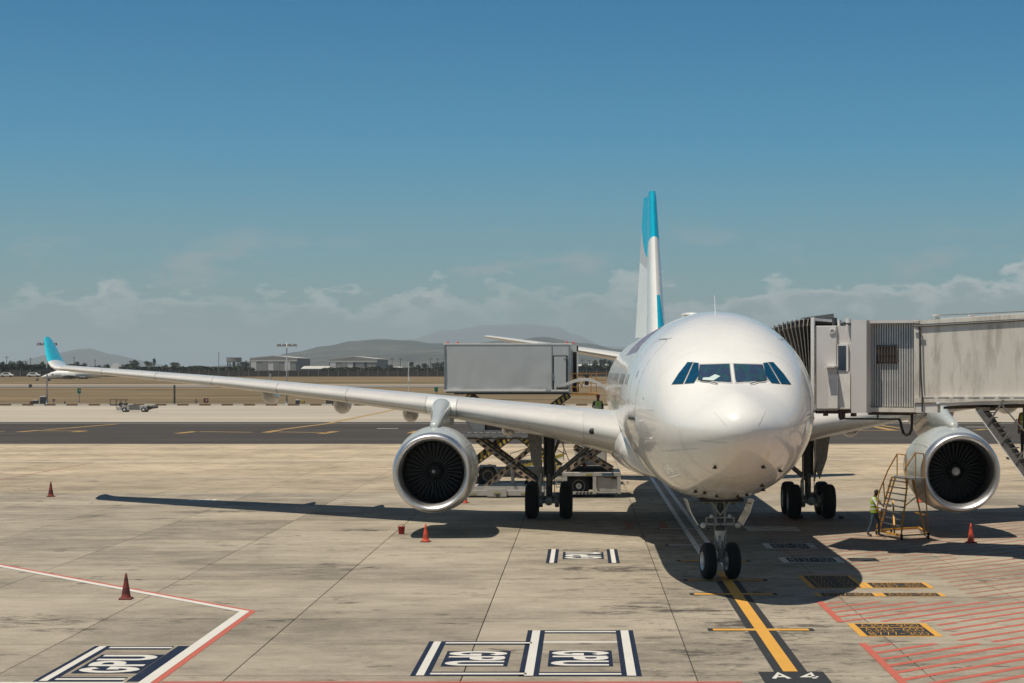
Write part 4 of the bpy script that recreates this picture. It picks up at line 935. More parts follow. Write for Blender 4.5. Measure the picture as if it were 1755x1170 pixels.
for s in (-1, 1):
    MB().rev([(-.06, .01), (-.05, .075), (.0, .085), (.10, .06)], (s*.50, -.10, 1.56), 'Y', 14).rev([(-.03, .01), (-.02, .05), (.06, .05)], (s*.26, -.14, 1.83), 'Y', 12).obj('taxi_light', M['gearw'], ng, smooth=True)
    MB().rev([(0, .07), (.12, .07), (.13, .01)], (s*.36, -.05, 2.22), 'Y', 12).obj('hydraulic_motor', M['gearm'], ng, smooth=True)
    MB().loft([[(s*.98, -.1, 2.30), (s*.98, 1.5, 2.22), (s*.95, 1.5, 2.22), (s*.95, -.1, 2.30)], [(s*.86, -.1, 1.92), (s*.86, 1.5, 1.9), (s*.83, 1.5, 1.9), (s*.83, -.1, 1.92)], [(s*.66, -.1, 1.56), (s*.66, 1.4, 1.56), (s*.63, 1.4, 1.56), (s*.63, -.1, 1.56)]]).obj('gear_door', M['white'], ng)
    MB().tube([(s*.93, .2, 2.15), (s*.4, .2, 2.3)], .02, 6).obj('door_rod', M['gearm'], ng)
MB().box((-.62, -.75, 2.28), (.62, 1.3, 2.36)).obj('gear_bay', M['dark'], ng)
for sgn in (-1, 1):
    mg = empty('main_gear', (sgn*5.34, 28.85, 0)); mg.parent = plane
    for dy in (-.99, .99):
        for s in (-1, 1):
            wheel(mg, (s*.70, dy, .70), .70, .53); rim(mg, (s*.70, dy, .70), .70, .53)
        MB().tube([(-.66, dy, .70), (.66, dy, .70)], .09, 12).rev([(-.42, .22), (-.40, .24), (-.25, .24), (-.24, .1)], (0, dy, .7), 'X', 18).rev([(.42, .22), (.40, .24), (.25, .24), (.24, .1)], (0, dy, .7), 'X', 18).obj('axle', M['gearm'], mg, smooth=True, auto=40)
    MB().beam((0, -1.15, .70), (0, 1.15, .70), .22, .26).rev([(-1.22, .02), (-1.21, .16), (-1.1, .17)], (0, 0, .7), 'Y', 12).obj('bogie_beam', M['gearm'], mg)
    MB().tube([(0, 0, .7), (0, 0, 1.75)], .13, 16).tube([(0, 0, 1.7), (0, .1, 3.9)], .24, 18).obj('shock_strut', M['geard'], mg, smooth=True, auto=40)
    MB().tube([(0, 0, 1.5), (-sgn*1.9, -.2, 3.1)], .10, 10).tube([(0, 0, 2.2), (-sgn*.6, .9, 3.6)], .07, 8).beam((0, -.25, .95), (0, -.55, 1.35), .12, .06).beam((0, -.55, 1.35), (0, -.28, 1.8), .12, .06).tube([(-.2, -.28, .9), (-.22, -.3, 1.9), (-.2, -.25, 3.2)], .02, 6).tube([(.22, -.26, 1.0), (.24, -.3, 2.4), (.2, -.2, 3.4)], .018, 6).tube([(-.35, -.9, 1.2), (-.35, -.9, .75)], .03, 6).obj('side_brace', M['gearm'], mg, smooth=True, auto=40)
    MB().tube([(-.36, -1.0, .80), (-.36, -1.0, 1.50)], .075, 10).tube([(-.36, -1.0, 1.5), (-.33, -.9, 1.74)], [.075, .02], 10).obj('pitch_trimmer', M['gearw'], mg, smooth=True, auto=40)
    # leg door on the outboard side and small hinged door
    MB().loft([[(sgn*.34, -.62, 3.9), (sgn*.40, .75, 3.9), (sgn*.34, .75, 3.9), (sgn*.28, -.62, 3.9)], [(sgn*.36, -.55, 2.4), (sgn*.42, .7, 2.4), (sgn*.36, .7, 2.4), (sgn*.30, -.55, 2.4)], [(sgn*.30, .0, 1.45), (sgn*.36, .55, 1.45), (sgn*.30, .55, 1.45), (sgn*.24, .0, 1.45)]]).obj('leg_door', M['winggrey'], mg)
    MB().loft([[(sgn*.35, -.55, 3.75), (sgn*.95, -.35, 3.95), (sgn*.95, -.30, 3.95), (sgn*.35, -.5, 3.75)], [(sgn*.32, -.45, 2.3), (sgn*.75, -.3, 2.4), (sgn*.75, -.25, 2.4), (sgn*.32, -.4, 2.3)], [(sgn*.3, -.4, 1.9), (sgn*.45, -.3, 1.55), (sgn*.45, -.25, 1.55), (sgn*.3, -.35, 1.9)]]).obj('leg_door', M['gearm'], mg)
    MB().box((-.45, -.8, 0), (-.30, -.3, .12)).box((-.45+1.6, -1.2, 0), (1.3, -.9, .12)).obj('wheel_chock', M['geard'], mg) if sgn > 0 else None

# raised aft cargo door (curved panel hinged at its upper edge), starboard
rings = []
for i in range(13):
    u = i/12; x = -2.72-2.55*u; z = ZP(674, 84)+.48*math.sin(pi*u**.8)*1.15-.02+.12*u
    rings.append([(x, 39.0, z), (x, 41.6, z), (x, 41.6, z+.14), (x, 39.0, z+.14)])
cd = MB().loft(rings).obj('cargo_door', M['wing'], plane, smooth=True, auto=40)
MB().tube([(-5.2, 38.95, rings[-1][0][2]+.15), (-4.6, 38.95, rings[-1][0][2]+.2)], .05, 8).obj('door_latch', M['geard'], cd)
# ------------------------------------------------------------------ passenger boarding bridge
BA = R(24.7)
bridge = empty('jet_bridge', (5.55, CAMY+58.1, 0), -BA); tag(bridge, 'weathered grey passenger boarding bridge docked behind the nose on the right', 'jet bridge')
def S_(px): t = (px-PX0)/FPX; return (58.1*t-9.55)/(math.cos(BA)+t*math.sin(BA))
def DS(s): return 58.1-s*math.sin(BA)
def Z_(px, py): return ZP(py, DS(S_(px)))
def bbox(b, pxa, pxb, pya, pyb, d0, d1, mi=0):     # box by its front outline; d = depth behind (+) the front plane
    sa, sb = S_(pxa), S_(pxb); za, zb = ZP(pya, DS((sa+sb)/2)), ZP(pyb, DS((sa+sb)/2)); return b.box((sa, d0, min(za, zb)), (sb, d1, max(za, zb)), mi)
W = 3.3
# tunnel: roof and floor rise slightly towards the terminal
def tun(px0, px1, top0, top1, bot0, bot1, d0, d1):
    s0, s1 = S_(px0), S_(px1); z = [Z_(px0, bot0), Z_(px1, bot1), Z_(px0, top0), Z_(px1, top1)]
    return MB().loft([[(s0, d0, z[0]), (s0, d1, z[0]), (s0, d1, z[2]), (s0, d0, z[2])], [(s1, d0, z[1]), (s1, d1, z[1]), (s1, d1, z[3]), (s1, d0, z[3])]])
PXE = 2150
def ext(p0, y0, p1, y1, p): return y0+(y1-y0)*(p-p0)/(p1-p0)
tunnel = tun(1568, PXE, 556, ext(1568, 556, 1755, 546, PXE), 681, ext(1568, 681, 1755, 678.5, PXE), 0, W).obj('tunnel', M['bold'], bridge)
tun(1568, PXE, 549.5, ext(1568, 549.5, 1755, 537.5, PXE), 555.8, ext(1568, 555.8, 1755, 545.8, PXE), -.03, W+.03).obj('tunnel_roof', M['bold'], bridge)
tun(1612, PXE, 545.5, ext(1612, 545.5, 1755, 535.8, PXE), 549.2, ext(1612, 549.0, 1755, 540.2, PXE), -.02, W).obj('roof_sheet', M['bwhite'], bridge)
tun(1568, PXE, 681.2, ext(1568, 681.2, 1755, 678.7, PXE), 690, ext(1568, 690, 1755, 685.5, PXE), -.14, W+.14).obj('floor_beam', M['bold'], bridge)
tun(1610, PXE, 690.2, ext(1610, 690.2, 1755, 686, PXE), 695, ext(1610, 695, 1755, 691, PXE), -.04, .14).obj('lower_flange', M['bwhite'], bridge)
tun(1612, PXE, 697, ext(1612, 697, 1755, 694, PXE), 701, ext(1612, 701, 1755, 699, PXE), .4, 2.8).obj('under_frame', M['rust'], bridge)
b = MB()
for k in range(22):
    px = 1583+k*26; b.box((S_(px), -.155, Z_(px, 680.4)), (S_(px+19), -.145, Z_(px, 678.6)))
b.obj('drip_strip', M['bwhite'], bridge)
# end frame and pipes where the corrugated inner tunnel slides in
b = MB(); bbox(b, 1567, 1576, 549, 706, -.07, -.001); b.obj('end_frame', M['bold'], bridge, bevel=.01)
bbox(MB(), 1571, 1608, 692, 707, -.10, .3).obj('frame_shoe', M['bwhite'], bridge)
zt = Z_(1576, 553.5)
MB().tube([(S_(1567), -.10, zt), (S_(1575), -.11, zt-.02), (S_(1578), -.12, zt-.12), (S_(1580), -.12, Z_(1580, 640)), (S_(1583), -.18, Z_(1583, 680)), (S_(1583), -.18, Z_(1583, 706))], .028, 6).tube([(S_(1577), -.04, Z_(1577, 559)), (S_(PXE), -.04, Z_(PXE, ext(1576, 560, 1755, 549, PXE)))], .03, 6).obj('conduit', M['geard'], bridge)
MB().tube([(S_(1568), -.16, Z_(1568, 559)), (S_(1582), -.16, Z_(1582, 559))], .03, 6).obj('pipe', M['geard'], bridge)
MB().tube([(S_(1605), .1, Z_(1605, 549)), (S_(1605), .1, Z_(1605, 541))], .07, 10).tube([(S_(1605), .1, Z_(1605, 541)), (S_(1605), .1, Z_(1605, 538.5))], .15, 12).obj('roof_lamp', M['bwhite'], bridge)
MB().tube([(S_(1665), .1, Z_(1665, 545)), (S_(1665), .1, Z_(1665, 541))], .05, 8).tube([(S_(1665), .1, Z_(1665, 541)), (S_(1665), .1, Z_(1665, 539.5))], .13, 10).obj('roof_lamp', M['bwhite'], bridge)
MB().tube([(S_(1605), .1, Z_(1605, 540)), (S_(PXE), .1, Z_(PXE, ext(1605, 540, 1755, 533, PXE)))], .014, 5).obj('roof_cable', M['geard'], bridge)
# corrugated rotating section: each rib stands proud
s0, s1 = S_(1487), S_(1567)
tun(1487, 1567, 553, 553, 698, 696, .30, W-.3).obj('corrugated_backing', M['bcorr'], bridge)
rib_me = None; n = 19
z0, z1 = Z_(1527, 697), Z_(1527, 554)
for k in range(n):
    sx = s0+(s1-s0)*(k+.5)/n; w_ = (s1-s0)/n
    if rib_me is None:
        o = MB().loft([[(-w_*.40, .30, z), (-w_*.26, .20, z), (w_*.26, .20, z), (w_*.40, .30, z)] for z in (z0, z1)]).obj('corrugated_rib', M['bcorr'], bridge); rib_me = o.data
    else: o = bpy.data.objects.new('corrugated_rib', rib_me); col.objects.link(o); o.parent = bridge
    o.location = (sx, 0, 0)
b = MB(); bbox(b, 1485, 1570, 548, 553.5, -.05, W); b.obj('section_roof', M['bgrey'], bridge)
b = MB(); bbox(b, 1490, 1572, 698.5, 706, .05, 2.9); b.obj('section_sill', M['bold'], bridge)
bbox(MB(), 1484, 1568, 706.2, 709, .2, 2.6).obj('sill_beam', M['rust'], bridge)
b = MB(); bbox(b, 1500.5, 1534.5, 591, 623, .17, .198); gr = b.obj('grille', M['dark'], bridge)
for px in range(1503, 1534, 5): b = MB(); bbox(b, px, px+2.4, 593.5, 620.5, .145, .168); b.obj('grille_bar', M['rust'], gr)
for py in (592, 606.5, 621.5): b = MB(); bbox(b, 1501, 1534, py, py+1.6, .14, .172); b.obj('grille_bar', M['geard'], gr)
# boxed pillar with a chamfered left side
sA, sB, sC = S_(1456), S_(1466), S_(1491)
MB().loft([[(sA, .25, z), (sB-.02, -.42, z), (sC, -.42, z), (sC, .6, z), (sA, .6, z)] for z in (Z_(1470, 707), Z_(1470, 549))]).obj('pillar_cover', M['bgrey'], bridge)
MB().tube([(S_(1454), 0, Z_(1454, 553)), (S_(1454), 0, Z_(1454, 545.5))], .09, 10).tube([(S_(1454), -.15, Z_(1454, 566)), (S_(1454), -.15, Z_(1454, 556))], .04, 8).obj('alarm_bell', M['bwhite'], bridge)
# cab
cabz0, cabz1 = Z_(1420, 701), Z_(1420, 558)
b = MB(); b.box((S_(1397), 0, cabz0), (S_(1433.5), W, cabz1)); cab = b.obj('cab', M['bgrey'], bridge, bevel=.02)
MB().box((S_(1433.6), .12, Z_(1445, 702)), (S_(1459), W-.1, Z_(1445, 558))).obj('cab_side', M['bgrey'], bridge)
b = MB(); bbox(b, 1417, 1435, 627, 629.5, -.35, .1); b.obj('sun_shelf', M['bwhite'], cab)
b = MB(); bbox(b, 1421, 1436.5, 641, 700, -.07, -.001); b.obj('equipment_cover', M['bwhite'], cab, bevel=.01)
b = MB(); bbox(b, 1434.5, 1453, 590, 636.5, .03, .11); wf = b.obj('cab_window', M['bwhite'], bridge)
b = MB(); bbox(b, 1436, 1449.6, 592.3, 634.5, .015, .028); b.obj('pane', M['glassc'], wf)
b = MB(); bbox(b, 1436, 1456, 637, 700, .05, .118); b.obj('door_panel', M['bwhite'], bridge)
MB().rev([(0, .11), (-.04, .11), (-.05, .06), (-.02, .05), (0, .05)], (S_(1427), -.0, Z_(1427, 567)), 'Y', 14).obj('vent_ring', M['bgrey'], cab)
bx = MB(); bx.box((S_(1420), .4, cabz1), (S_(1424), .7, cabz1+.28)).box((S_(1428), .5, cabz1), (S_(1438), 1.1, cabz1+.10)).box((S_(1442), .2, cabz1), (S_(1450), .6, cabz1+.12)); bx.obj('roof_equipment', M['geard'], cab)
bx = MB(); bx.box((S_(1431), .3, cabz1), (S_(1434), .5, cabz1+.2)).obj('roof_light', M['bwhite'], cab)
# bellows: portal frames fanning from the cab to the fuselage with pleated canvas between
fz0, fz1 = Z_(1393, 697), Z_(1393, 549)
MB().box((S_(1391), -.10, fz0-.15), (S_(1396.5), .02, fz1+.10)).box((S_(1391), W, fz0), (S_(1396.5), W+.1, fz1)).box((S_(1391), .02, fz1), (S_(1396.5), W, fz1+.08)).obj('bellows_frame', M['bwhite'], bridge)
MB().loft([[(S_(1393), .3, fz1+.081), (S_(1393), 2.4, fz1+.081), (S_(1393), 2.4, fz1+.30), (S_(1393), .3, fz1+.16)], [(S_(1393)-.5, .3, fz1+.081), (S_(1393)-.5, 2.4, fz1+.081), (S_(1393)-.5, 2.4, fz1+.1), (S_(1393)-.5, .3, fz1+.1)]]).obj('bellows_hood', M['galv'], bridge)
NB = 10
def frame_at(u):    # u 0 at cab, 1 at the fuselage; the outer end curls towards the skin, more at the top
    def pt(d, h):
        s = S_(1391)-u*(.42+1.12*h**1.3)-.10*u*(d/W); z = fz0+(fz1-fz0)*h-.30*(u**2)*h+.02
        return Vector((s, d+.12*u, z))
    return [pt(0, 0), pt(0, .25), pt(0, .5), pt(0, .75), pt(0, .93), pt(.12, 1), pt(W-.12, 1), pt(W, .93), pt(W, .75), pt(W, .5), pt(W, .25), pt(W, 0)]
rings = []
for k in range(NB*2+1):
    fr = frame_at(k/(NB*2)); inw = .10 if k % 2 else 0; c = Vector((0, W/2, (fz0+fz1)/2))
    rings.append([Vector((p.x, p.y+(inw if p.y < W/2 else -inw), p.z-(inw if i in (5, 6) else 0))) for i, p in enumerate(fr)])
bel = MB().loft(rings, closed=False).obj('bellows', M['bello'], bridge)
for k in range(NB+1):
    fr = frame_at(k/NB); fr = [Vector((p.x, p.y+(-.02 if p.y < W/2 else .02), p.z+(.03 if i in (5, 6) else 0))) for i, p in enumerate(fr)]
    b = MB().tube(fr, .022, 5)
    for d in (.3, 1.0, 1.8): 
        p = frame_at(k/NB)[5]; b.beam((p.x, d, p.z+.02), (p.x+.05, d-.12, p.z+.09), .02)
    b.obj('bellows_rib', M['rib'], bel)
# under the cab: walkway frame, hoist beam and hanging cable loop
b = MB(); bbox(b, 1392, 1434, 701.5, 703, .05, 2.6); b.obj('cab_floor_edge', M['bwhite'], bridge)
b = MB()
for k in range(8): bbox(b, 1393+k*6, 1396+k*6, 703.2, 707, .1, .3)
b.obj('roller_track', M['rust'], bridge)
b = MB(); bbox(b, 1393, 1440, 707.1, 709, .3, 2.2); bbox(b, 1432, 1486, 702.3, 706.8, .2, 2.4); bbox(b, 1432, 1440, 709.1, 716, .3, .6); bbox(b, 1406, 1412, 709.1, 713, .3, .5); bbox(b, 1452, 1458, 707, 714, .4, .7); bbox(b, 1484, 1560, 709.2, 711.5, .25, .5)
b.obj('under_cab_frame', M['rust'], bridge)
b = MB(); bbox(b, 1434, 1538, 716.5, 719.5, .25, .38); b.obj('cable_tray', M['geard'], bridge)
def lp(px, py, d=.3): return (S_(px), d, Z_(px, py))
MB().tube([lp(1536, 718), lp(1539, 722), lp(1541, 732), lp(1544, 742), lp(1549, 746), lp(1555, 744), lp(1558.5, 736), lp(1559, 724), lp(1559, 708)], .045, 8).obj('cable_loop', M['black'], bridge, smooth=True)
MB().tube([lp(1436, 705), lp(1437, 720)], .05, 8).obj('tray_hanger', M['geard'], bridge); MB().tube([lp(1500, 710), lp(1500, 717)], .03, 6).obj('tray_hanger', M['geard'], bridge)
# drive column under the tunnel (beyond the right edge of the photograph)
sC = S_(2010); zc = Z_(2010, 700)
b = MB().box((sC-.4, .2, 1.2), (sC+.0, .6, zc+.25)).box((sC-.4, W-.6, 1.2), (sC+.0, W-.2, zc+.25)).box((sC-.5, .0, .7), (sC+.1, W, 1.2))
b.obj('drive_column', M['bgrey'], bridge)
for d in (.35, W-.35): wheel(bridge, (sC-.2, d, .55), .55, .35)
# service stairs hanging from the tunnel
st = empty('service_stairs', (0, 0, 0)); st.parent = bridge
ps, pe = (S_(1681), Z_(1681, 702)), (S_(1775), Z_(1775, 832))
for d, mm in ((-.35, 'galv'), (.55, 'galv')):
    MB().beam((ps[0], d, ps[1]), (pe[0], d, pe[1]), .05, .20).obj('stringer', M[mm], st)
    MB().beam((ps[0]-.09, d-.03, ps[1]-.02), (pe[0]-.09, d-.03, pe[1]-.02), .02, .03).obj('stringer_edge', M['bwhite'], st)
nst = 15
for k in range(nst):
    f = (k+.5)/nst; s, z = ps[0]+(pe[0]-ps[0])*f, ps[1]+(pe[1]-ps[1])*f; MB().box((s-.02, -.32, z-.03), (s+.26, .52, z)).obj('step', M['galv'], st)
for f in (.17, .42, .68):
    s, z = ps[0]+(pe[0]-ps[0])*f, ps[1]+(pe[1]-ps[1])*f; MB().beam((s, -.38, z-.05), (s+.50, -.38, z+.72), .055).obj('rail_post', M['galv'], st)
MB().tube([(ps[0]+.75, -.38, ps[1]+.15), (pe[0]+.55, -.38, pe[1]+.75)], .025, 6).obj('hand_rail', M['galv'], st)
b = MB(); bbox(b, 1747, 1752, 695, 737, .55, .7); b.obj('stair_hanger', M['geard'], st)
b = MB(); bbox(b, 1676, 1700, 698, 703.5, -.35, .6); b.obj('stair_landing', M['rust'], st)

# ------------------------------------------------------------------ people
def person(loc, rz, label, pose='stand', vest=True, top='shirt', legs='jeans', cap=None, muffs=False, scale=1.0):
    J = {'pel': (0, 0, .93), 'sp': (0, .01, 1.15), 'ch': (0, 0, 1.38), 'nk': (0, -.01, 1.50), 'hd': (0, -.03, 1.60), 'hf': (0, -.045, 1.66), 'ht': (0, -.02, 1.745),
         'sl': (.17, 0, 1.42), 'sr': (-.17, 0, 1.42), 'el': (.22, .02, 1.15), 'er': (-.22, .02, 1.15), 'wl': (.23, -.08, .92), 'wr': (-.23, -.08, .92),
         'hl': (.10, 0, .88), 'hr': (-.10, 0, .88), 'kl': (.11, -.02, .49), 'kr': (-.11, -.02, .49), 'al': (.11, .02, .10), 'ar': (-.11, .02, .10), 'tl': (.12, -.17, .04), 'tr': (-.12, -.17, .04)}
    if pose == 'push': J.update(el=(.24, -.22, 1.18), er=(-.24, -.20, 1.16), wl=(.17, -.46, 1.16), wr=(-.17, -.44, 1.06), kl=(.11, -.14, .50), al=(.11, -.12, .10), tl=(.12, -.31, .04), kr=(-.11, .08, .49), ar=(-.11, .24, .11), tr=(-.12, .06, .04), hd=(0, -.06, 1.60), hf=(0, -.085, 1.65), ht=(0, -.05, 1.74))
    if pose == 'reach': J.update(er=(-.26, -.18, 1.22), wr=(-.22, -.42, 1.18), el=(.23, -.10, 1.17), wl=(.20, -.32, 1.02))
    names = list(J); idx = {n: i for i, n in enumerate(names)}
    ed = [('pel', 'sp'), ('sp', 'ch'), ('ch', 'nk'), ('nk', 'hd'), ('hd', 'hf'), ('hf', 'ht'), ('ch', 'sl'), ('ch', 'sr'), ('sl', 'el'), ('el', 'wl'), ('sr', 'er'), ('er', 'wr'), ('pel', 'hl'), ('pel', 'hr'), ('hl', 'kl'), ('kl', 'al'), ('al', 'tl'), ('hr', 'kr'), ('kr', 'ar'), ('ar', 'tr')]
    rad = {'pel': (.155, .115), 'sp': (.145, .105), 'ch': (.165, .115), 'nk': (.055, .055), 'hd': (.068, .08), 'hf': (.078, .098), 'ht': (.055, .065), 'sl': (.06, .06), 'sr': (.06, .06), 'el': (.045, .045), 'er': (.045, .045), 'wl': (.032, .03), 'wr': (.032, .03), 'hl': (.095, .09), 'hr': (.095, .09), 'kl': (.062, .062), 'kr': (.062, .062), 'al': (.046, .05), 'ar': (.046, .05), 'tl': (.045, .035), 'tr': (.045, .035)}
    me = bpy.data.meshes.new('body'); me.from_pydata([J[n] for n in names], [(idx[a], idx[b]) for a, b in ed], [])
    o = bpy.data.objects.new('tmp', me); col.objects.link(o); m = o.modifiers.new('s', 'SKIN'); m.use_smooth_shade = True
    for i, n in enumerate(names): me.skin_vertices[0].data[i].radius = rad[n]
    me.skin_vertices[0].data[0].use_root = True
    o.modifiers.new('u', 'SUBSURF').levels = 2
    dg = bpy.context.evaluated_depsgraph_get(); nm = bpy.data.meshes.new_from_object(o.evaluated_get(dg)); bpy.data.objects.remove(o)
    # hands and face
    hb = MB()
    for sd, wj, ej in ((1, 'wl', 'el'), (-1, 'wr', 'er')):
        w_, e_ = Vector(J[wj]), Vector(J[ej]); d = (w_-e_).normalized(); side = d.cross(Vector((0, 0, 1)));
        side = side.normalized() if side.length > .2 else Vector((0, 1, 0)); dn = side.cross(d).normalized()
        hb.tube([w_, w_+d*.05, w_+d*.09], [.026, .036, .034], 8)
        for k in range(4):
            q = w_+d*.085+side*(.026-.017*k); ln = (.062, .07, .066, .052)[k]
            hb.tube([q, q+d*ln*.5, q+d*ln*.75-dn*ln*.3, q+d*ln*.7-dn*ln*.6], [.0095, .009, .008, .006], 5)
        q = w_+d*.03+side*.03; hb.tube([q, q+d*.03+side*.022, q+d*.06+side*.02-dn*.012], [.012, .011, .007], 5)
    hf = Vector(J['hf']); hb.loft([[hf+Vector((x*.012, -.098-.0*x, z)) for x in (-1, 1)]+[hf+Vector((x*.016, -.08, z)) for x in (1, -1)] for z in (.02,)]+[[hf+Vector((x*.018, -.118, -.018)) for x in (-1, 1)]+[hf+Vector((x*.02, -.08, -.022)) for x in (1, -1)]])
    for s in (-1, 1): hb.rev([(-.008, .005), (-.01, .03), (.01, .028), (.012, .004)], hf+Vector((s*.083, .0, -.01)), 'X', 8)
    root = empty('person', loc, rz); root.scale = (scale,)*3; tag(root, label, 'person')
    bm = bmesh.new(); bm.from_mesh(nm); n0 = len(bm.faces)
    vv = [bm.verts.new(v) for v in hb.v]
    for f in hb.f:
        try: bm.faces.new([vv[i] for i in f])
        except ValueError: pass
    bmesh.ops.recalc_face_normals(bm, faces=bm.faces); bm.faces.ensure_lookup_table()
    for i, f in enumerate(bm.faces):
        c = f.calc_center_median(); f.smooth = True
        if i >= n0: f.material_index = 0; continue
        near = min(J, key=lambda n: (Vector(J[n])-c).length)
        f.material_index = 0 if (near in ('hd', 'hf', 'ht', 'nk') and c.z > 1.49) or (near in ('wl', 'wr') and (Vector(J[near])-c).length < .05) else 3 if c.z < .12 else 2 if (near in ('pel', 'hl', 'hr', 'kl', 'kr', 'al', 'ar') and c.z < .98) else 1
    me2 = bpy.data.meshes.new('body'); bm.to_mesh(me2); bm.free()
    for k in ('skin', top, legs, 'black'): me2.materials.append(M[k])
    bo = bpy.data.objects.new('body', me2); col.objects.link(bo); bo.parent = root
    if vest:
        def ring(z, rx, ry, cy): return [(rx*math.cos(t), cy+ry*math.sin(t), z) for t in [2*pi*k/20 for k in range(20)]]
        vo = MB().loft([ring(.90, .185, .15, 0), ring(1.0, .188, .15, .005), ring(1.15, .18, .145, .005), ring(1.3, .20, .15, 0), ring(1.42, .185, .135, 0), ring(1.485, .10, .09, 0)], cap=False).obj('safety_vest', M['vest'], root, smooth=True)
        for z in (1.02, 1.16): MB().loft([ring(z, .191, .153, .005), ring(z+.05, .191, .153, .005)], cap=False).obj('reflective_band', M['vstripe'], vo)
        for s in (-1, 1): MB().loft([[(s*.09-.02, -.158, 1.2), (s*.09+.02, -.158, 1.2), (s*.09+.02, -.150, 1.2), (s*.09-.02, -.150, 1.2)], [(s*.09-.02, -.10, 1.475), (s*.09+.02, -.10, 1.475), (s*.09+.02, -.09, 1.475), (s*.09-.02, -.09, 1.475)]]).obj('reflective_band', M['vstripe'], vo)
    hc = Vector(J['hf'])
    def dome(r, zc, n=5): return [[(hc.x+r*math.cos(a)*math.cos(t), hc.y+.01+r*1.12*math.cos(a)*math.sin(t), zc+r*math.sin(a)) for t in [2*pi*k/16 for k in range(16)]] for a in [R(18*k) for k in range(n)]]
    if cap:
        c = MB().loft(dome(.103, hc.z+.03)); c.loft([[(x*.07, hc.y-.09, hc.z+.035), (x*.05, hc.y-.19, hc.z+.02)] for x in (-1, -.5, 0, .5, 1)], closed=False); c.obj('cap', M[cap], root, smooth=True)
    else: MB().loft(dome(.094, hc.z+.018)).obj('hair', M['darkcl'], root, smooth=True)
    if muffs:
        mf = MB()
        for s in (-1, 1): mf.rev([(-.02, .02), (-.025, .045), (.02, .042), (.022, .01)], (s*.098, hc.y, hc.z-.01), 'X', 12)
        mf.tube([(.1, hc.y, hc.z), (.08, hc.y, hc.z+.09), (0, hc.y, hc.z+.125), (-.08, hc.y, hc.z+.09), (-.1, hc.y, hc.z)], .012, 6); mf.obj('ear_defenders', M['black'], root, smooth=True)
    return root
pl_ = G(1499, 919.5)
person(pl_, R(62), 'person in yellow safety vest and jeans pushing the yellow wheeled stand', 'push', muffs=True, scale=.97)
x, y = AT(1025, 84.5); person((x, y, 3.12), R(0), 'person in yellow vest and red cap standing on the loader platform', 'reach', top='darkcl', legs='darkcl', cap='capred')
sP = (S_(1752), 1.7); v = bridge.matrix_basis
# worker climbing the stairs at the far right edge stands on a small landing
x, y = AT(1762, 57.6)
lz = ZP(736, 57.6)-.93
MB().box((x-.5, y-.2, lz-.06), (x+.6, y+.9, lz)).obj('stair_rest_platform', M['galv'], st).matrix_parent_inverse = (bridge.matrix_basis@st.matrix_basis).inverted()
person((x, y+.3, lz), R(160), 'person in red top and yellow vest behind the bridge stairs at the right edge', 'stand', top='capred', legs='darkcl')

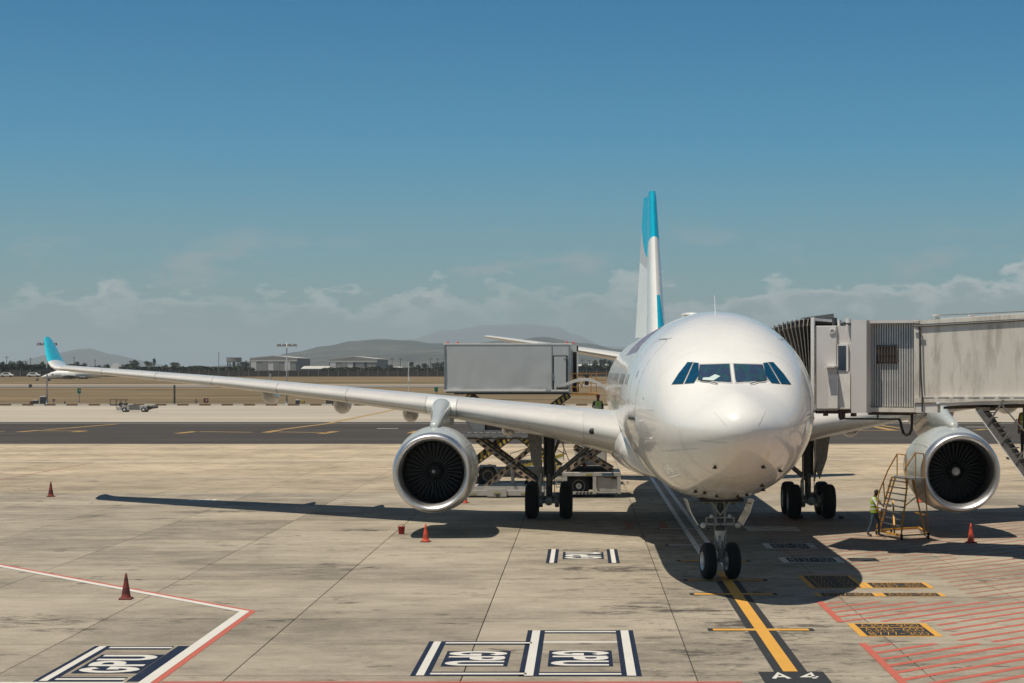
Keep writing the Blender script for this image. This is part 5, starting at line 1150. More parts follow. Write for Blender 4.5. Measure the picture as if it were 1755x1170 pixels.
# ------------------------------------------------------------------ wheeled maintenance stand
def mk_stand():
    o = empty('maintenance_stand', (0, 0, 0)); tag(o, 'yellow wheeled access stand with steps and platform beside the right engine', 'access stand')
    D = 63.6
    def p(px, py, D): x, y = AT(px, D); return Vector((x, y, ZP(py, D)))
    # ground feet from the photograph
    fl, bl_, fr, br = Vector(G(1502, 917)), Vector(G(1528, 916)), Vector(G(1545, 927)), Vector(G(1591, 924.5))
    fl = Vector(G(1502, 916)); bkl = Vector(G(1527.5, 913)); W1_ = Vector(G(1545, 926)); W2_ = Vector(G(1591, 923))
    up = Vector((0, 0, .17)); Dp = 63.2
    A0, B0, C0, D0_ = fl+up, bkl+up, W1_+up, W2_+up
    base = MB(); base.beam(A0, C0, .07).beam(C0, D0_, .05).beam(A0, B0+Vector((1.1, .35, 0)), .05).beam(B0+Vector((1.1, .35, 0)), D0_, .05); base.obj('base_frame', M['stair_y'], o)
    for q in (A0, B0, C0, D0_):
        w = wheel(o, (q.x, q.y, .125), .125, .06, name='castor'); MB().beam((q.x, q.y, .11), (q.x, q.y, .22), .09, .04).obj('castor_fork', M['geard'], w).matrix_parent_inverse = Matrix.Translation((-q.x, -q.y, -.125))
    zt = ZP(817, 63.2)
    def T(px, z, D=62.9): x, y = AT(px, D); return Vector((x, y, z))
    pA, pB = T(1529, zt, 63.5), T(1556, zt+.02, 62.3); pC, pD = T(1585, zt+.0, 62.8), T(1562, zt, 64)
    MB().prism([tuple(pA), tuple(pB), tuple(pC), tuple(pD)], zt-.05, zt).obj('platform', M['alu'], o)
    # two sloping stair stringers carrying rungs, plus braces
    La, Lb = A0+Vector((.02, 0, .1)), C0+Vector((.0, 0, .1))
    Ta, Tb = Vector((pA.x, pA.y, zt)), Vector((pB.x, pB.y, zt))
    for (q, t_) in ((La, Ta), (La+Vector((.16, .2, 0)), Ta+Vector((.16, .2, 0))), (Lb, Tb)):
        MB().beam(q, t_, .05, .05).obj('stringer', M['stair_y'], o)
    MB().beam(Lb+Vector((-.25, 0, 0)), La.lerp(Ta, .55)+Vector((.25, -.2, 0)), .06).obj('diagonal_brace', M['stair_y'], o)
    for k in range(8):
        f = .12+k*.115; a, b_ = La.lerp(Ta, f), Lb.lerp(Tb, f); MB().beam(a, b_, .13, .03).obj('step', M['galv'], o)
    for (q, t_) in ((D0_, pC), (D0_+Vector((-.12, .1, 0)), Vector((pD.x, pD.y, zt)).lerp(pC, .1)), (D0_.lerp(B0+Vector((1.1, .35, 0)), .35), pD)):
        MB().beam(q, t_, .04).obj('rear_leg', M['orange'], o)
    MB().beam(D0_.lerp(pC, .33), B0.lerp(pD, .3)+Vector((.7, .2, 0)), .035).beam(C0.lerp(Tb, .52), D0_.lerp(pC, .8), .03).obj('cross_brace', M['orange'], o)
    # guard rails
    zr = ZP(776.5, 63)
    for (q0, q1, q2, q3) in (((1506, 844, 63.9), (1521.5, 806, 63.7), (1537.5, 777.5, 63.5), (1552, 779.5, 63.5)), ((1551.5, 806, 62.6), (1553, 800, 62.5), (1569, 775.5, 62.4), (1583, 777.5, 62.5))):
        P4 = [p(*q) for q in (q0, q1, q2, q3)]
        low = Vector((P4[3].x, P4[3].y, zt))
        MB().tube(P4+[P4[3]+Vector((.01, 0, -.12)), low], .026, 7).tube([P4[2], Vector((P4[2].x, P4[2].y, zt))], .022, 6).obj('guard_rail', M['orange'], o)
    MB().tube([p(1506, 844, 63.9), p(1503, 872, 63.9), A0.lerp(Ta, .28)], .024, 6).tube([p(1551.5, 806, 62.6), Lb.lerp(Tb, .8)], .024, 6).tube([A0.lerp(Ta, .55), p(1514, 826, 63.9)], .022, 6).obj('hand_rail', M['stair_y'], o)
    return o
mk_stand()

# ------------------------------------------------------------------ cones and bucket
def cone(px, py, bright, h, label):
    x, y, _ = G(px, py); o = empty('traffic_cone', (x, y, .002)); tag(o, label, 'traffic cone', 'traffic cones on the apron')
    a, bnd = ('conen', 'coneb') if bright else ('coned', 'conebd')
    k = h/.78
    MB().box((-.19*k, -.19*k, 0), (.19*k, .19*k, .045*k)).obj('base', M['coned'], o, bevel=.012)
    prof = [(.045, .165), (.07, .15), (.12, .132), (.30, .105), (.48, .076), (.66, .045), (.765, .030), (.78, .018)]
    MB().rev([(t*k, r*k) for t, r in prof], (0, 0, 0), 'Z', 24).obj('cone_body', M[a], o, smooth=True)
    rr = lambda t: (.132+(t-.12)*(.045-.132)/(.66-.12))*k+.003
    for (t0, t1) in ((.17, .34), (.56, .64)): MB().rev([(t0*k, rr(t0)), (t1*k, rr(t1))], (0, 0, 0), 'Z', 24).obj('band', M[bnd], o, smooth=True)
    o.rotation_euler = (0, 0, rnd.uniform(0, 1.5)); return o
cone(87, 851, False, .72, 'faded red traffic cone standing alone near the wing tip shadow')
cone(216, 1026.5, False, .68, 'dark worn traffic cone on the white and red boundary line')
cone(729.5, 928.5, True, .64, 'red traffic cone with pale top in front of the left engine shadow')
cone(797, 862, True, .62, 'traffic cone half hidden behind the left engine')
cone(1664, 930, True, .68, 'bright orange red traffic cone in front of the right engine')
cone(1577, 860.5, True, .62, 'traffic cone base peeping out behind the right engine')
x, y, _ = G(688, 915); bu = empty('bucket', (x, y, 0)); tag(bu, 'small red bucket standing left of the cone by the engine shadow', 'bucket')
MB().rev([(0, .01), (.0, .105), (.26, .13), (.27, .14), (.275, .125), (.26, .12), (.03, .095), (.03, .01)], (0, 0, 0), 'Z', 20).obj('pail', M['bucket'], bu, smooth=True, auto=40)
MB().tube([(-.135, 0, .25), (-.12, .0, .31), (0, 0, .35), (.12, 0, .31), (.135, 0, .25)], .008, 5).obj('handle', M['bucket'], bu)

# ------------------------------------------------------------------ ground vehicles behind the wing
def chevbar(p, q, w, th, base, dots, parent, name='scissor_arm', n=None, chev=False):
    p, q = Vector(p), Vector(q); o = MB().beam(p, q, w, th, up=(0, 1, 0)).obj(name, base, parent)
    d = q-p; ln = d.length; d.normalize(); nn = Vector((-d.z, 0, d.x)); n = n or int(ln/.34); b = MB(); yy = -max(w, th)/2
    hw = w/2 if chev else w*.34
    for k in range(n):
        c = p+d*(ln*(k+.5)/n); a = d*(ln/n*.25); s = nn*hw*.98; sh = d*(.08 if chev else .03)
        off = Vector((0, -th/2-.006, 0)); b.add([c-a-s-sh+off, c+a-s-sh+off, c+a+s+sh+off, c-a+s+sh+off], [(0, 1, 2, 3)])
    b.obj('hazard_dash', dots, o); return o
DL = 84.6
def lx(px, D=DL): return AT(px, D)[0]
def lz(py, D=DL): return ZP(py, D)
Y_ = CAMY+DL
ldr = empty('cargo_loader', (lx(940), Y_+1.6, 0)); tag(ldr, 'white scissor lift cargo loader with orange chevron arms behind the wing gear', 'cargo loader')
O = Vector((lx(940), Y_+1.6, 0))
def Lc(px, py, d=0): return Vector((lx(px), Y_+d, lz(py)))-O
def lbox(b, px0, px1, py0, py1, d0, d1, mi=0): a, c = Lc(px0, py1, d0), Lc(px1, py0, d1); return b.box(tuple(a), tuple(c), mi)
b = MB(); lbox(b, 800, 936, 840, 850, .2, 3.2); b.obj('chassis', M['twhite'], ldr, bevel=.02)
b = MB(); lbox(b, 835, 868, 838, 851, .05, .19); lbox(b, 800, 934, 834, 839.5, .4, 3.0); b.obj('chassis_panel', M['twhite'], ldr)
b = MB(); lbox(b, 800, 936, 850.5, 853.5, .3, 3.0); b.obj('skirt', M['geard'], ldr)
b = MB(); lbox(b, 846, 858, 844, 846, .03, .045); lbox(b, 893, 903, 845, 847, .18, .196); lbox(b, 806, 816, 846, 848, .18, .196); b.obj('warning_plate', M['olive'], ldr)
b = MB(); lbox(b, 850, 855, 847, 852, -.02, .04); b.obj('latch', M['geard'], ldr)
# main deck
b = MB(); lbox(b, 792, 926, 745, 750.5, 0, 3.3); b.obj('main_deck', M['alu'], ldr)
b = MB()
for k in range(5): lbox(b, 802+k*25, 818+k*25, 748.2, 750.2, -.02, -.002)
b.obj('deck_bumper', M['rust'], ldr)
b = MB(); lbox(b, 795, 923, 751, 753, .3, 3.0); b.obj('deck_underframe', M['geard'], ldr)
b = MB(); lbox(b, 795, 925, 742, 744.6, .1, .25)
for k in range(12): lbox(b, 797+k*10.5, 800+k*10.5, 740.5, 742, .1, .25)
b.obj('roller_guide', M['galv'], ldr)
E = M['black']
for d in (.35, 2.9):
    mt = ('beige', 'black') if d < 1 else ('yellow', 'black')
    chevbar(Lc(814, 753, d), Lc(918, 830, d), .20, .10, M[mt[0]], M[mt[1]], ldr, chev=d > 1)
    chevbar(Lc(823, 842, d+.14), Lc(926, 755, d+.14), .20, .10, M[mt[0]], M[mt[1]], ldr, chev=d > 1)
    MB().beam(Lc(820, 752, d+.25), Lc(924, 829, d+.25), .14, .12, up=(0, 1, 0)).obj('arm_back', M['geard'], ldr)
MB().rev([(-.12, .03), (-.1, .09), (.0, .10), (.3, .10)], tuple(Lc(872.5, 797, .28)), 'Y', 12).obj('pivot_pin', M['galv'], ldr)
b = MB(); b.tube([Lc(872, 799, .6), Lc(850, 826, .9), Lc(842, 828, 1.2)], .09, 8).tube([Lc(876, 800, 1.2), Lc(878, 838, 1.2)], .08, 8); b.obj('hydraulic_ram', M['gearw'], ldr)
# yellow chevron arms of the rear pair reaching further back
chevbar(Lc(800, 800, 3.2), Lc(858, 752, 3.2), .28, .08, M['yellow'], M['black'], ldr, chev=True)
# front bridge with its own scissors and engine bay
b = MB(); lbox(b, 965, 1064, 809.5, 816, 0, 3.4); b.obj('front_chassis_rail', M['twhite'], ldr, bevel=.02)
b = MB(); lbox(b, 1016, 1022, 816.3, 846, 0, .5); lbox(b, 1058, 1064, 816.3, 846, 0, .5); lbox(b, 965, 972, 816.3, 824, 0, .5); b.obj('chassis_post', M['twhite'], ldr)
b = MB(); lbox(b, 1023, 1057.5, 817, 842, .12, 2.8); eb = b.obj('engine_cover', M['twhite'], ldr, bevel=.03)
b = MB(); lbox(b, 1048, 1056, 817.5, 821.5, .10, .118); b.obj('plate', M['rust'], eb)
b = MB(); lbox(b, 1036, 1046, 817.5, 819, .10, .118); b.obj('nameplate', M['geard'], eb)
b = MB(); lbox(b, 1025, 1056, 842.5, 845, .0, 2.8); b.obj('step_plate', M['twhite'], ldr)
b = MB(); lbox(b, 968, 1022, 817, 842, 1.2, 2.9); b.obj('bay', M['dark'], ldr)
b = MB(); lbox(b, 975, 1021, 842.5, 847, .05, .3); cb = b.obj('bumper_beam', M['twhite'], ldr)
b = MB()
for k in range(6):
    p0 = Lc(986+k*6, 846.6, .04); p1 = Lc(989.5+k*6, 846.6, .04); p2 = Lc(992+k*6, 842.9, .04); p3 = Lc(988.5+k*6, 842.9, .04); b.add([p0, p1, p2, p3], [(0, 1, 2, 3)])
b.obj('hazard_stripe', M['black'], cb)
b = MB(); lbox(b, 1004, 1015, 811.3, 814.2, -.012, -.002); b.obj('reflector', M['olive'], ldr)
b = MB(); lbox(b, 1032, 1052, 810.5, 814.5, -.012, -.002); b.obj('blue_plate', M['logo'], ldr)
b = MB(); lbox(b, 1055, 1056.5, 846, 853, .1, .3); b.obj('jack_leg', M['galv'], ldr)
for px in (992, 1046):
    c = Lc(px, 836, .45)
    if px == 992: 
        w = MB().rev([(-.14, .01), (-.16, .20), (-.14, .30), (-.16, .34), (-.16, .46), (-.1, .52), (.1, .52), (.15, .46), (.15, .1)], (0, 0, 0), 'Y', 32).obj('wheel', M['tyre'], ldr, smooth=True, auto=40); w.location = (c.x, c.y, .54)
        r_ = MB().rev([(-.10, .01), (-.17, .06), (-.17, .12), (-.12, .16), (-.13, .28), (-.165, .30)], (0, -.005, 0), 'Y', 24).obj('hub', M['gearw'], w, smooth=True, auto=40)
for d in (.25, 2.9):
    chevbar(Lc(968, 808, d), Lc(1030, 768, d), .22, .10, M['beige'], M['black'], ldr)
    chevbar(Lc(984, 768, d+.16), Lc(1052, 808, d+.16), .22, .10, M['beige'], M['black'], ldr)
    MB().beam(Lc(975, 808, d+.3), Lc(1036, 769, d+.3), .14, .12, up=(0, 1, 0)).obj('arm_back', M['geard'], ldr)
MB().rev([(-.12, .03), (-.1, .1), (.3, .1)], tuple(Lc(1008, 782, .15)), 'Y', 12).obj('pivot_pin', M['galv'], ldr)
b = MB(); b.box(tuple(Vector((lx(955), Y_+.1, 2.98))-O), tuple(Vector((lx(1052), Y_+3.2, 3.10))-O)); b.obj('front_platform', M['alu'], ldr)
b = MB(); lbox(b, 974, 1048, 803.5, 808.5, .9, 2.8); b.obj('machinery', M['dark'], ldr)
b = MB(); lbox(b, 998, 1005, 796, 804, 1.0, 1.6); b.obj('fuel_can', M['red'], ldr)
b = MB(); b.rev([(0, .01), (.2, .1), (.28, .45), (.1, .5), (-.1, .5)], tuple(Lc(1009, 796, 1.8)), 'Z', 14); b.obj('filter_dome', M['gearw'], ldr)
b = MB()
for k in range(7): lbox(b, 953, 964, 798.5+k*6, 799.7+k*6, .2, .4)
lbox(b, 952.6, 953.8, 798, 838, .2, .4); lbox(b, 963.6, 964.6, 798, 846, .2, .4); b.obj('access_ladder', M['twhite'], ldr)
b = MB(); b.tube([Lc(952, 763, .5), Lc(966, 758, .5), Lc(966, 790, .5)], .02, 5).tube([Lc(952, 770, .5), Lc(972, 780, .5)], .02, 5).tube([Lc(958, 745, .5), Lc(965, 765, .5), Lc(975, 790, .5)], .02, 5); b.obj('railing', M['rust'], ldr)
b = MB(); lbox(b, 830, 930, 838.5, 839.5, 3.1, 3.2); lbox(b, 800, 850, 851, 853.4, 3.05, 3.2); b.obj('far_rail', M['galv'], ldr)
for px in (812, 912):
    c = Lc(px, 845, 2.2); w = MB().rev([(-.14, .01), (-.16, .30), (-.16, .40), (-.1, .45), (.1, .45), (.15, .4), (.15, .1)], (0, 0, 0), 'Y', 24).obj('wheel', M['tyre'], ldr, smooth=True); w.location = (c.x, c.y, .45)

def thing_box(name, label, cat, group=None): return tag(empty(name), label, cat, group)
# containers riding on the loader deck
z0 = lz(740.4)
uld = empty('cargo_container', (lx(822), Y_+1.4, z0)); tag(uld, 'open silver air cargo container with dark inside on the loader deck', 'cargo container')
wd = lx(864)-lx(809); hh = 1.5
MB().loft([[(-.85+x0, y0, z) for (x0, z) in ((.48, .02), (.48+.55, .02), (.48+.55, hh), (0, hh), (0, .75))] for y0 in (-1.0, -.9)]).obj('side_panel', M['alu'], uld)
MB().box((.22, -.9, .02), (1.20, 1.0, hh-.03)).obj('dark_inside', M['dark'], uld)  # solid block coloured black to stand for the unlit inside
b = MB().box((.12, -1.0, .02), (1.28, -.93, .07)).box((.12, -1.0, hh-.06), (1.28, -.93, hh)).box((1.22, -1.0, .07), (1.28, -.93, hh-.06)); b.obj('door_frame', M['alu'], uld)
MB().beam((-.8, -1.03, .8), (-.35, -1.03, .08), .03).beam((-.85, -1.02, .75), (-.85, -1.02, 1.4), .04).obj('corner_brace', M['galv'], uld)
MB().tube([(.75, -1.05, 1.25), (.8, -1.1, 1.05), (1.0, -1.1, 1.0), (1.15, -1.05, 1.15)], .03, 6).obj('strap', M['galv'], uld)
uld2 = empty('covered_pallet', (lx(891), Y_+1.5, z0)); tag(uld2, 'grey tarpaulin covered pallet behind the silver container on the loader', 'pallet')
MB().box((-.75, -1.1, 0), (.80, 1.1, .12)).obj('pallet', M['alu'], uld2)
MB().loft([[(-.72, -1.05, z), (.78, -1.05, z), (.78, 1.05, z), (-.72, 1.05, z)] for z in (.121,)]+[[(-.70, -1.0, 1.0), (.4, -.95, .85), (.4, 1.0, .9), (-.70, 1.0, 1.0)]]+[[(-.55, -.8, 1.15), (.1, -.8, 1.1), (.1, .8, 1.1), (-.55, .8, 1.15)]]).obj('tarpaulin', M['tarp'], uld2)

# catering truck --------------------------------------------------------
DC = 94.0; O = Vector((AT(870, DC)[0], CAMY+DC+1.2, 0))
cat = empty('catering_truck', tuple(O)); tag(cat, 'high lift truck with long dented grey box raised behind the wing', 'truck')
def Cc(px, py, d=0): return Vector((AT(px, DC)[0], CAMY+DC+d, ZP(py, DC)))-O
def cbox(b, px0, px1, py0, py1, d0, d1): a, c = Cc(px0, py1, d0), Cc(px1, py0, d1); return b.box(tuple(a), tuple(c))
# body with slight dents in the big side sheet
a0, a1 = Cc(762.5, 668, 0), Cc(977.5, 590.5, 0); nxx, nzz = 60, 22; vs = []
for j in range(nzz+1):
    for i in range(nxx+1):
        u, v = i/nxx, j/nzz; x = a0.x+(a1.x-a0.x)*u; z = a0.z+(a1.z-a0.z)*v
        dn = (mnoise.noise(Vector((u*6, v*1.8, 3)))*.045*(1.05-v)**1.5+mnoise.noise(Vector((u*17, v*3, 9)))*.012*(1-v)) if 0 < j < nzz and 0 < i < nxx else 0
        vs.append((x, a0.y-.0+dn, z))
bb = MB().add(vs, [(j*(nxx+1)+i, j*(nxx+1)+i+1, (j+1)*(nxx+1)+i+1, (j+1)*(nxx+1)+i) for j in range(nzz) for i in range(nxx)])
bb.box((a0.x, a0.y+.1, a0.z), (a1.x, a0.y+2.4, a1.z)); body = bb.obj('box_body', M['tuck'], cat, smooth=True, auto=40)
b = MB(); cbox(b, 759.5, 979, 587.8, 590.3, -.02, 2.42); b.obj('roof_edge', M['bwhite'], body)
b = MB(); cbox(b, 761, 978, 667.5, 670.5, -.05, 2.45); b.obj('floor_rail', M['bwhite'], body)
b = MB(); cbox(b, 764, 976, 670.8, 673.5, .0, 2.4); b.obj('floor_beam', M['galv'], body)
b = MB(); cbox(b, 778, 979, 673.7, 675.6, .1, 2.3); b.obj('sub_frame', M['black'], body)
for (xa_, xb_, yb_, d0_, d1_) in ((761.3, 763.3, 667.3, -.06, .12), (945.3, 946.3, 667.3, -.03, .02), (974.5, 978.5, 674, -.07, .14)): b = MB(); cbox(b, xa_, xb_, 590.6, yb_, d0_, d1_); b.obj('corner_trim', M['alu'], body)
b = MB(); cbox(b, 947.5, 972.8, 609, 668.4, -.03, .02); dr = b.obj('side_door', M['black'], body)
b = MB(); cbox(b, 949.6, 970.2, 611, 666, -.06, -.031); b.obj('door_leaf', M['tuck'], dr, bevel=.02)
b = MB(); cbox(b, 966, 974, 613, 614.2, -.09, -.062); cbox(b, 947, 949, 640, 652, -.09, -.031); cbox(b, 935, 944, 666, 667, -.07, -.05); b.obj('door_hinge', M['alu'], dr)
b = MB(); cbox(b, 979, 982, 592, 663, .3, .5); cbox(b, 988.5, 991, 590, 668, .0, .5); cbox(b, 979, 991, 592, 602, .0, .4); b.obj('front_arch', M['tuck'], body)
b = MB(); cbox(b, 979.2, 988.3, 602.5, 668, .9, 2.2); b.obj('doorway', M['dark'], body)
for px in (766.5, 784, 971, 982.5):
    MB().tube([Cc(px, 587.8, .3), Cc(px, 585.4, .3)], [.09, .05], 8).obj('marker_lamp', M['lampred'], body)
b = MB(); cbox(b, 979, 1024, 674, 677, -.2, 2.3); b.obj('front_platform', M['orange'], cat)
b = MB()
for (p, q) in (((980, 640), (980, 673)), ((990, 640), (990, 673)), ((1013, 640), (1013, 673)), ((1022, 639), (1022, 673))): b.beam(Cc(*p, -.1), Cc(*q, -.1), .045)
for py in (640, 650, 663): b.beam(Cc(979, py, -.1), Cc(1023, py, -.1), .035)
for (p, q) in (((1018, 640), (1042, 640)), ((1022, 652), (1040, 652))): b.beam(Cc(*p, 2.2), Cc(*q, 2.2), .03)
b.beam(Cc(979, 640, 2.2), Cc(1023, 640, 2.2), .04).beam(Cc(1022, 640, -.1), Cc(1022, 640, 2.2), .04).beam(Cc(982, 645, .3), Cc(998, 662, .3), .04).beam(Cc(1004, 645, .3), Cc(996, 664, .3), .04).beam(Cc(994, 641, 1.), Cc(1000, 648, 1.), .05)
b.obj('guard_rail', M['orange'], cat)
b = MB(); cbox(b, 981, 992, 656, 672, .6, 1.2); cbox(b, 1002, 1009, 642, 660, .8, 1.2); b.obj('equipment_box', M['geard'], cat)
for d in (.2, 2.1):
    chevbar(Cc(975, 676, d), Cc(800, 803, d), .36, .12, M['black'], M['yellow'], cat, n=26)
    chevbar(Cc(800, 676, d+.15), Cc(960, 803, d+.15), .36, .12, M['black'], M['yellow'], cat, n=26)
b = MB(); cbox(b, 778, 1010, 803, 812, .3, 2.1); b.obj('truck_chassis', M['geard'], cat)
b = MB(); b.loft([[Cc(819, 806, d), Cc(822, 797, d), Cc(849, 797, d), Cc(856, 812, d), Cc(853, 813, d), Cc(847, 799.5, d), Cc(824, 799.5, d), Cc(822, 806, d)] for d in (-.1, .5)]); b.obj('mudguard', M['bin'], cat)
b = MB(); cbox(b, 985, 1040, 768, 812, .1, 2.3); b.obj('cab', M['twhite'], cat, bevel=.08); b = MB(); cbox(b, 996, 1020, 772, 788, .06, .098); b.obj('cab_glass', M['glassc'], cat)
b = MB(); cbox(b, 860, 980, 806, 818, .35, .8); b.obj('fuel_tank', M['geard'], cat)
for px in (836, 1000):
    for d in (.25, 1.9):
        w = MB().rev([(-.16, .01), (-.16, .24), (-.12, .28), (-.16, .32), (-.17, .44), (-.1, .5), (.12, .5), (.17, .44), (.17, .1)], (0, 0, 0), 'Y', 32).obj('wheel', M['tyre'], cat, smooth=True, auto=40); c = Cc(px, 815, d); w.location = (c.x, c.y, .5)
        MB().rev([(-.06, .01), (-.13, .08), (-.12, .14), (-.08, .2), (-.17, .27)], (0, -.005, 0), 'Y', 24).obj('hub', M['rim'], w, smooth=True, auto=40)

# belt loader and tug further back, seen between the scissors
DB = 100.0; O = Vector((AT(915, DB)[0], CAMY+DB, 0))
bl2 = empty('belt_loader', tuple(O)); tag(bl2, 'yellow conveyor belt loader seen between the scissor arms', 'belt loader')
def Bc(px, py, d=0): return Vector((AT(px, DB)[0], CAMY+DB+d, ZP(py, DB)))-O
MB().loft([[Bc(884, 801, d), Bc(965, 777, d), Bc(965, 782, d), Bc(884, 806, d)] for d in (0, 1.0)]).obj('conveyor', M['olive'], bl2)
MB().loft([[Bc(884, 806.3, d), Bc(965, 782.3, d), Bc(965, 785, d), Bc(884, 809, d)] for d in (-.03, 1.03)]).obj('conveyor_skirt', M['bwhite'], bl2)
MB().tube([Bc(875, 790, 0), Bc(875, 777, 0), Bc(910, 766, 0), Bc(935, 758, 0)], .022, 5).tube([Bc(910, 766, 0), Bc(911, 790, 0)], .022, 5).tube([Bc(895, 783, 0), Bc(925, 775, 0)], .02, 5).obj('hand_rail', M['rust'], bl2)
b = MB(); a, c = Bc(884, 828, .1), Bc(985, 811, 1.5); b.box(tuple(a), tuple(c)); b.obj('chassis', M['twhite'], bl2, bevel=.03)
b = MB(); a, c = Bc(870, 795, .3), Bc(912, 789, 1.2); b.box(tuple(a), tuple(c)); b.obj('engine_housing', M['geard'], bl2)
MB().box(tuple(Bc(880, 812, .4)), tuple(Bc(884, 796, .8))).box(tuple(Bc(950, 812, .4)), tuple(Bc(954, 786, .8))).box(tuple(Bc(895, 812, .4)), tuple(Bc(898, 795, .8))).obj('lift_frame', M['galv'], bl2)
for px in (898, 970):
    for d in (.1, 1.45):
        w = MB().rev([(-.1, .01), (-.1, .18), (-.12, .22), (-.12, .30), (-.08, .34), (.1, .34), (.12, .1)], (0, 0, 0), 'Y', 24).obj('wheel', M['tyre'], bl2, smooth=True, auto=40); c = Bc(px, 828, d); w.location = (c.x, c.y, .34)

# far belt loader parked by the grass
DF = 262; O = Vector((AT(232, DF)[0], CAMY+DF, 0)); fb = empty('parked_belt_loader', tuple(O)); tag(fb, 'dusty white belt loader parked near the kerb at far left', 'belt loader')
def Fc(px, py, d=0): return Vector((AT(px, DF)[0], CAMY+DF+d, ZP(py, DF)))-O
def fbx(b, a, c, e, f, d0=0, d1=1.9): return b.box(tuple(Fc(a, f, d0)), tuple(Fc(c, e, d1)))
b = MB(); fbx(b, 199, 251, 697, 703); fbx(b, 206, 221, 694.5, 697); fbx(b, 239, 252, 694.5, 697); b.obj('chassis', M['twhite'], fb, bevel=.05)
b = MB(); fbx(b, 221, 239, 695.5, 701, -.03, -.001); b.obj('side_locker', M['galv'], fb)
MB().loft([[Fc(186, 692, d), Fc(268, 696.2, d), Fc(268, 697.6, d), Fc(186, 694, d)] for d in (.4, 1.4)]).obj('conveyor', M['galv'], fb)
b = MB(); b.beam(Fc(199, 684.5), Fc(199, 696), .12).beam(Fc(207, 686), Fc(207, 697), .12).beam(Fc(199, 685), Fc(219, 685), .1).beam(Fc(216, 685), Fc(216, 696), .1).beam(Fc(189, 684), Fc(189, 693), .08).beam(Fc(189, 684), Fc(199, 684), .08); b.obj('roll_bar', M['rust'], fb)
b = MB(); fbx(b, 203, 206, 690, 696, .3, 1.6); fbx(b, 211, 214.5, 691, 695.5, .3, 1.6); b.obj('seat', M['black'], fb)
b = MB(); b.tube([Fc(252, 700, .8), Fc(259, 697.5, .8), Fc(268, 696.5, .8)], .25, 8); b.obj('front_roller', M['geard'], fb)
for px in (213.3, 246):
    for d in (.05, 1.8):
        w = MB().rev([(-.12, .01), (-.12, .2), (-.14, .22), (-.14, .32), (-.1, .36), (.1, .36), (.14, .1)], (0, 0, 0), 'Y', 20).obj('wheel', M['tyre'], fb, smooth=True, auto=40); c = Fc(px, 701, d); w.location = (c.x, c.y, .36)
        MB().rev([(-.13, .01), (-.145, .1), (-.13, .18)], (0, 0, 0), 'Y', 14).obj('hub', M['rim'], w)
# ------------------------------------------------------------------ things along the grass edge
DK = 313.5
def kx(px, D=DK): return AT(px, D)[0]
def kerbthing(name, px, D, label, cat, group=None):
    o = empty(name, (kx(px, D), CAMY+D, terr(D)+.02)); tag(o, label, cat, group); return o
def mast(px, D, top, label, span=27, sign=None, head=4):
    o = kerbthing('light_mast', px, D, label, 'light mast', 'tall floodlight masts by the grass'); h = ZP(top, D)-o.location.z
    MB().tube([(0, 0, .3), (0, 0, h*.55), (0, 0, h)], [.17, .12, .07], 10).obj('pole', M['pole'], o, smooth=True)
    MB().rev([(0, .32), (.3, .30), (.5, .19), (.9, .18)], (0, 0, 0), 'Z', 12).obj('footing', M['pole'], o)
    w = span/2*D/FPX; MB().beam((-w, 0, h-.5), (w, 0, h-.5), .08).obj('cross_arm', M['geard'], o)
    for k in range(head):
        x = -w+2*w*k/(head-1); MB().loft([[(x-.35, -.35, h-.62), (x+.35, -.35, h-.62), (x+.35, .3, h-.62), (x-.35, .3, h-.62)], [(x-.28, -.15, h-.22), (x+.28, -.15, h-.22), (x+.28, .25, h-.22), (x-.28, .25, h-.22)]]).obj('floodlight', M['geard'], o)
        MB().box((x-.36, -.38, h-.72), (x+.36, .32, h-.66)).obj('lamp_visor', M['pole'], o)
    return o
m1 = mast(80.5, DK, 585, 'floodlight mast with black sign box behind the wing tip', 27)
mast(491.5, DK, 587, 'floodlight mast standing in front of the left hangar', 27)
DS_ = DK-.5
sg = kerbthing('display_sign', 79, DS_, 'black rectangular display sign fixed to the left light mast', 'sign'); z0, z1 = ZP(640, DS_)-sg.location.z, ZP(630.5, DS_)-sg.location.z
MB().box((-.85, -.12, z0), (.62, .12, z1)).obj('sign_box', M['black'], sg)
t = MB(); tt = MB(); text(tt, '10:37', .12, lambda u, v: (-.66+u*.30, z0+.22+v*(z1-z0-.44)), 0); t.add([(v[0], -.125, v[1]) for v in tt.v], tt.f); t.obj('digits', mat('dim_digits', (.10, .10, .12), .5), sg)
MB().beam((0, .1, z0+.2), (0, .5, z0+.2), .08).obj('bracket', M['pole'], sg)
def boxthing(name, px0, px1, py0, py1, label, cat, m, D=DK, lid=None, depth=.8):
    o = kerbthing(name, (px0+px1)/2, D, label, cat); w = (px1-px0)*D/FPX/2; h = ZP(py0, D)-ZP(py1, D); gz = 0
    MB().box((-w, -depth/2, gz), (w, depth/2, gz+h)).obj('body', m, o, bevel=.03)
    if lid: MB().box((-w*1.08, -depth*.54, gz+h+.003), (w*1.08, depth*.54, gz+h+.14)).obj('lid', lid, o)
    else: MB().box((-w*.9, -depth*.45, gz+h+.003), (w*.9, depth*.45, gz+h+.05)).obj('lid', m, o)
    return o
boxthing('equipment_cabinet', 69.5, 79, 679.5, 694.5, 'tall grey cabinet with white top beside the left mast', 'cabinet', M['bin'], lid=M['bwhite'], D=314.6)
boxthing('waste_bin', 57.5, 65, 685.5, 694.6, 'dark bin with pale lid left of the grey cabinet', 'bin', M['bin'], lid=M['bwhite'])
boxthing('waste_bin', 52, 57.2, 687, 694.6, 'dark red bin at the far left kerb', 'bin', M['red'])
boxthing('waste_bin', 507, 513.5, 685, 694.6, 'dark bin with white lid beside the orange one', 'bin', M['bin'], lid=M['bwhite'])
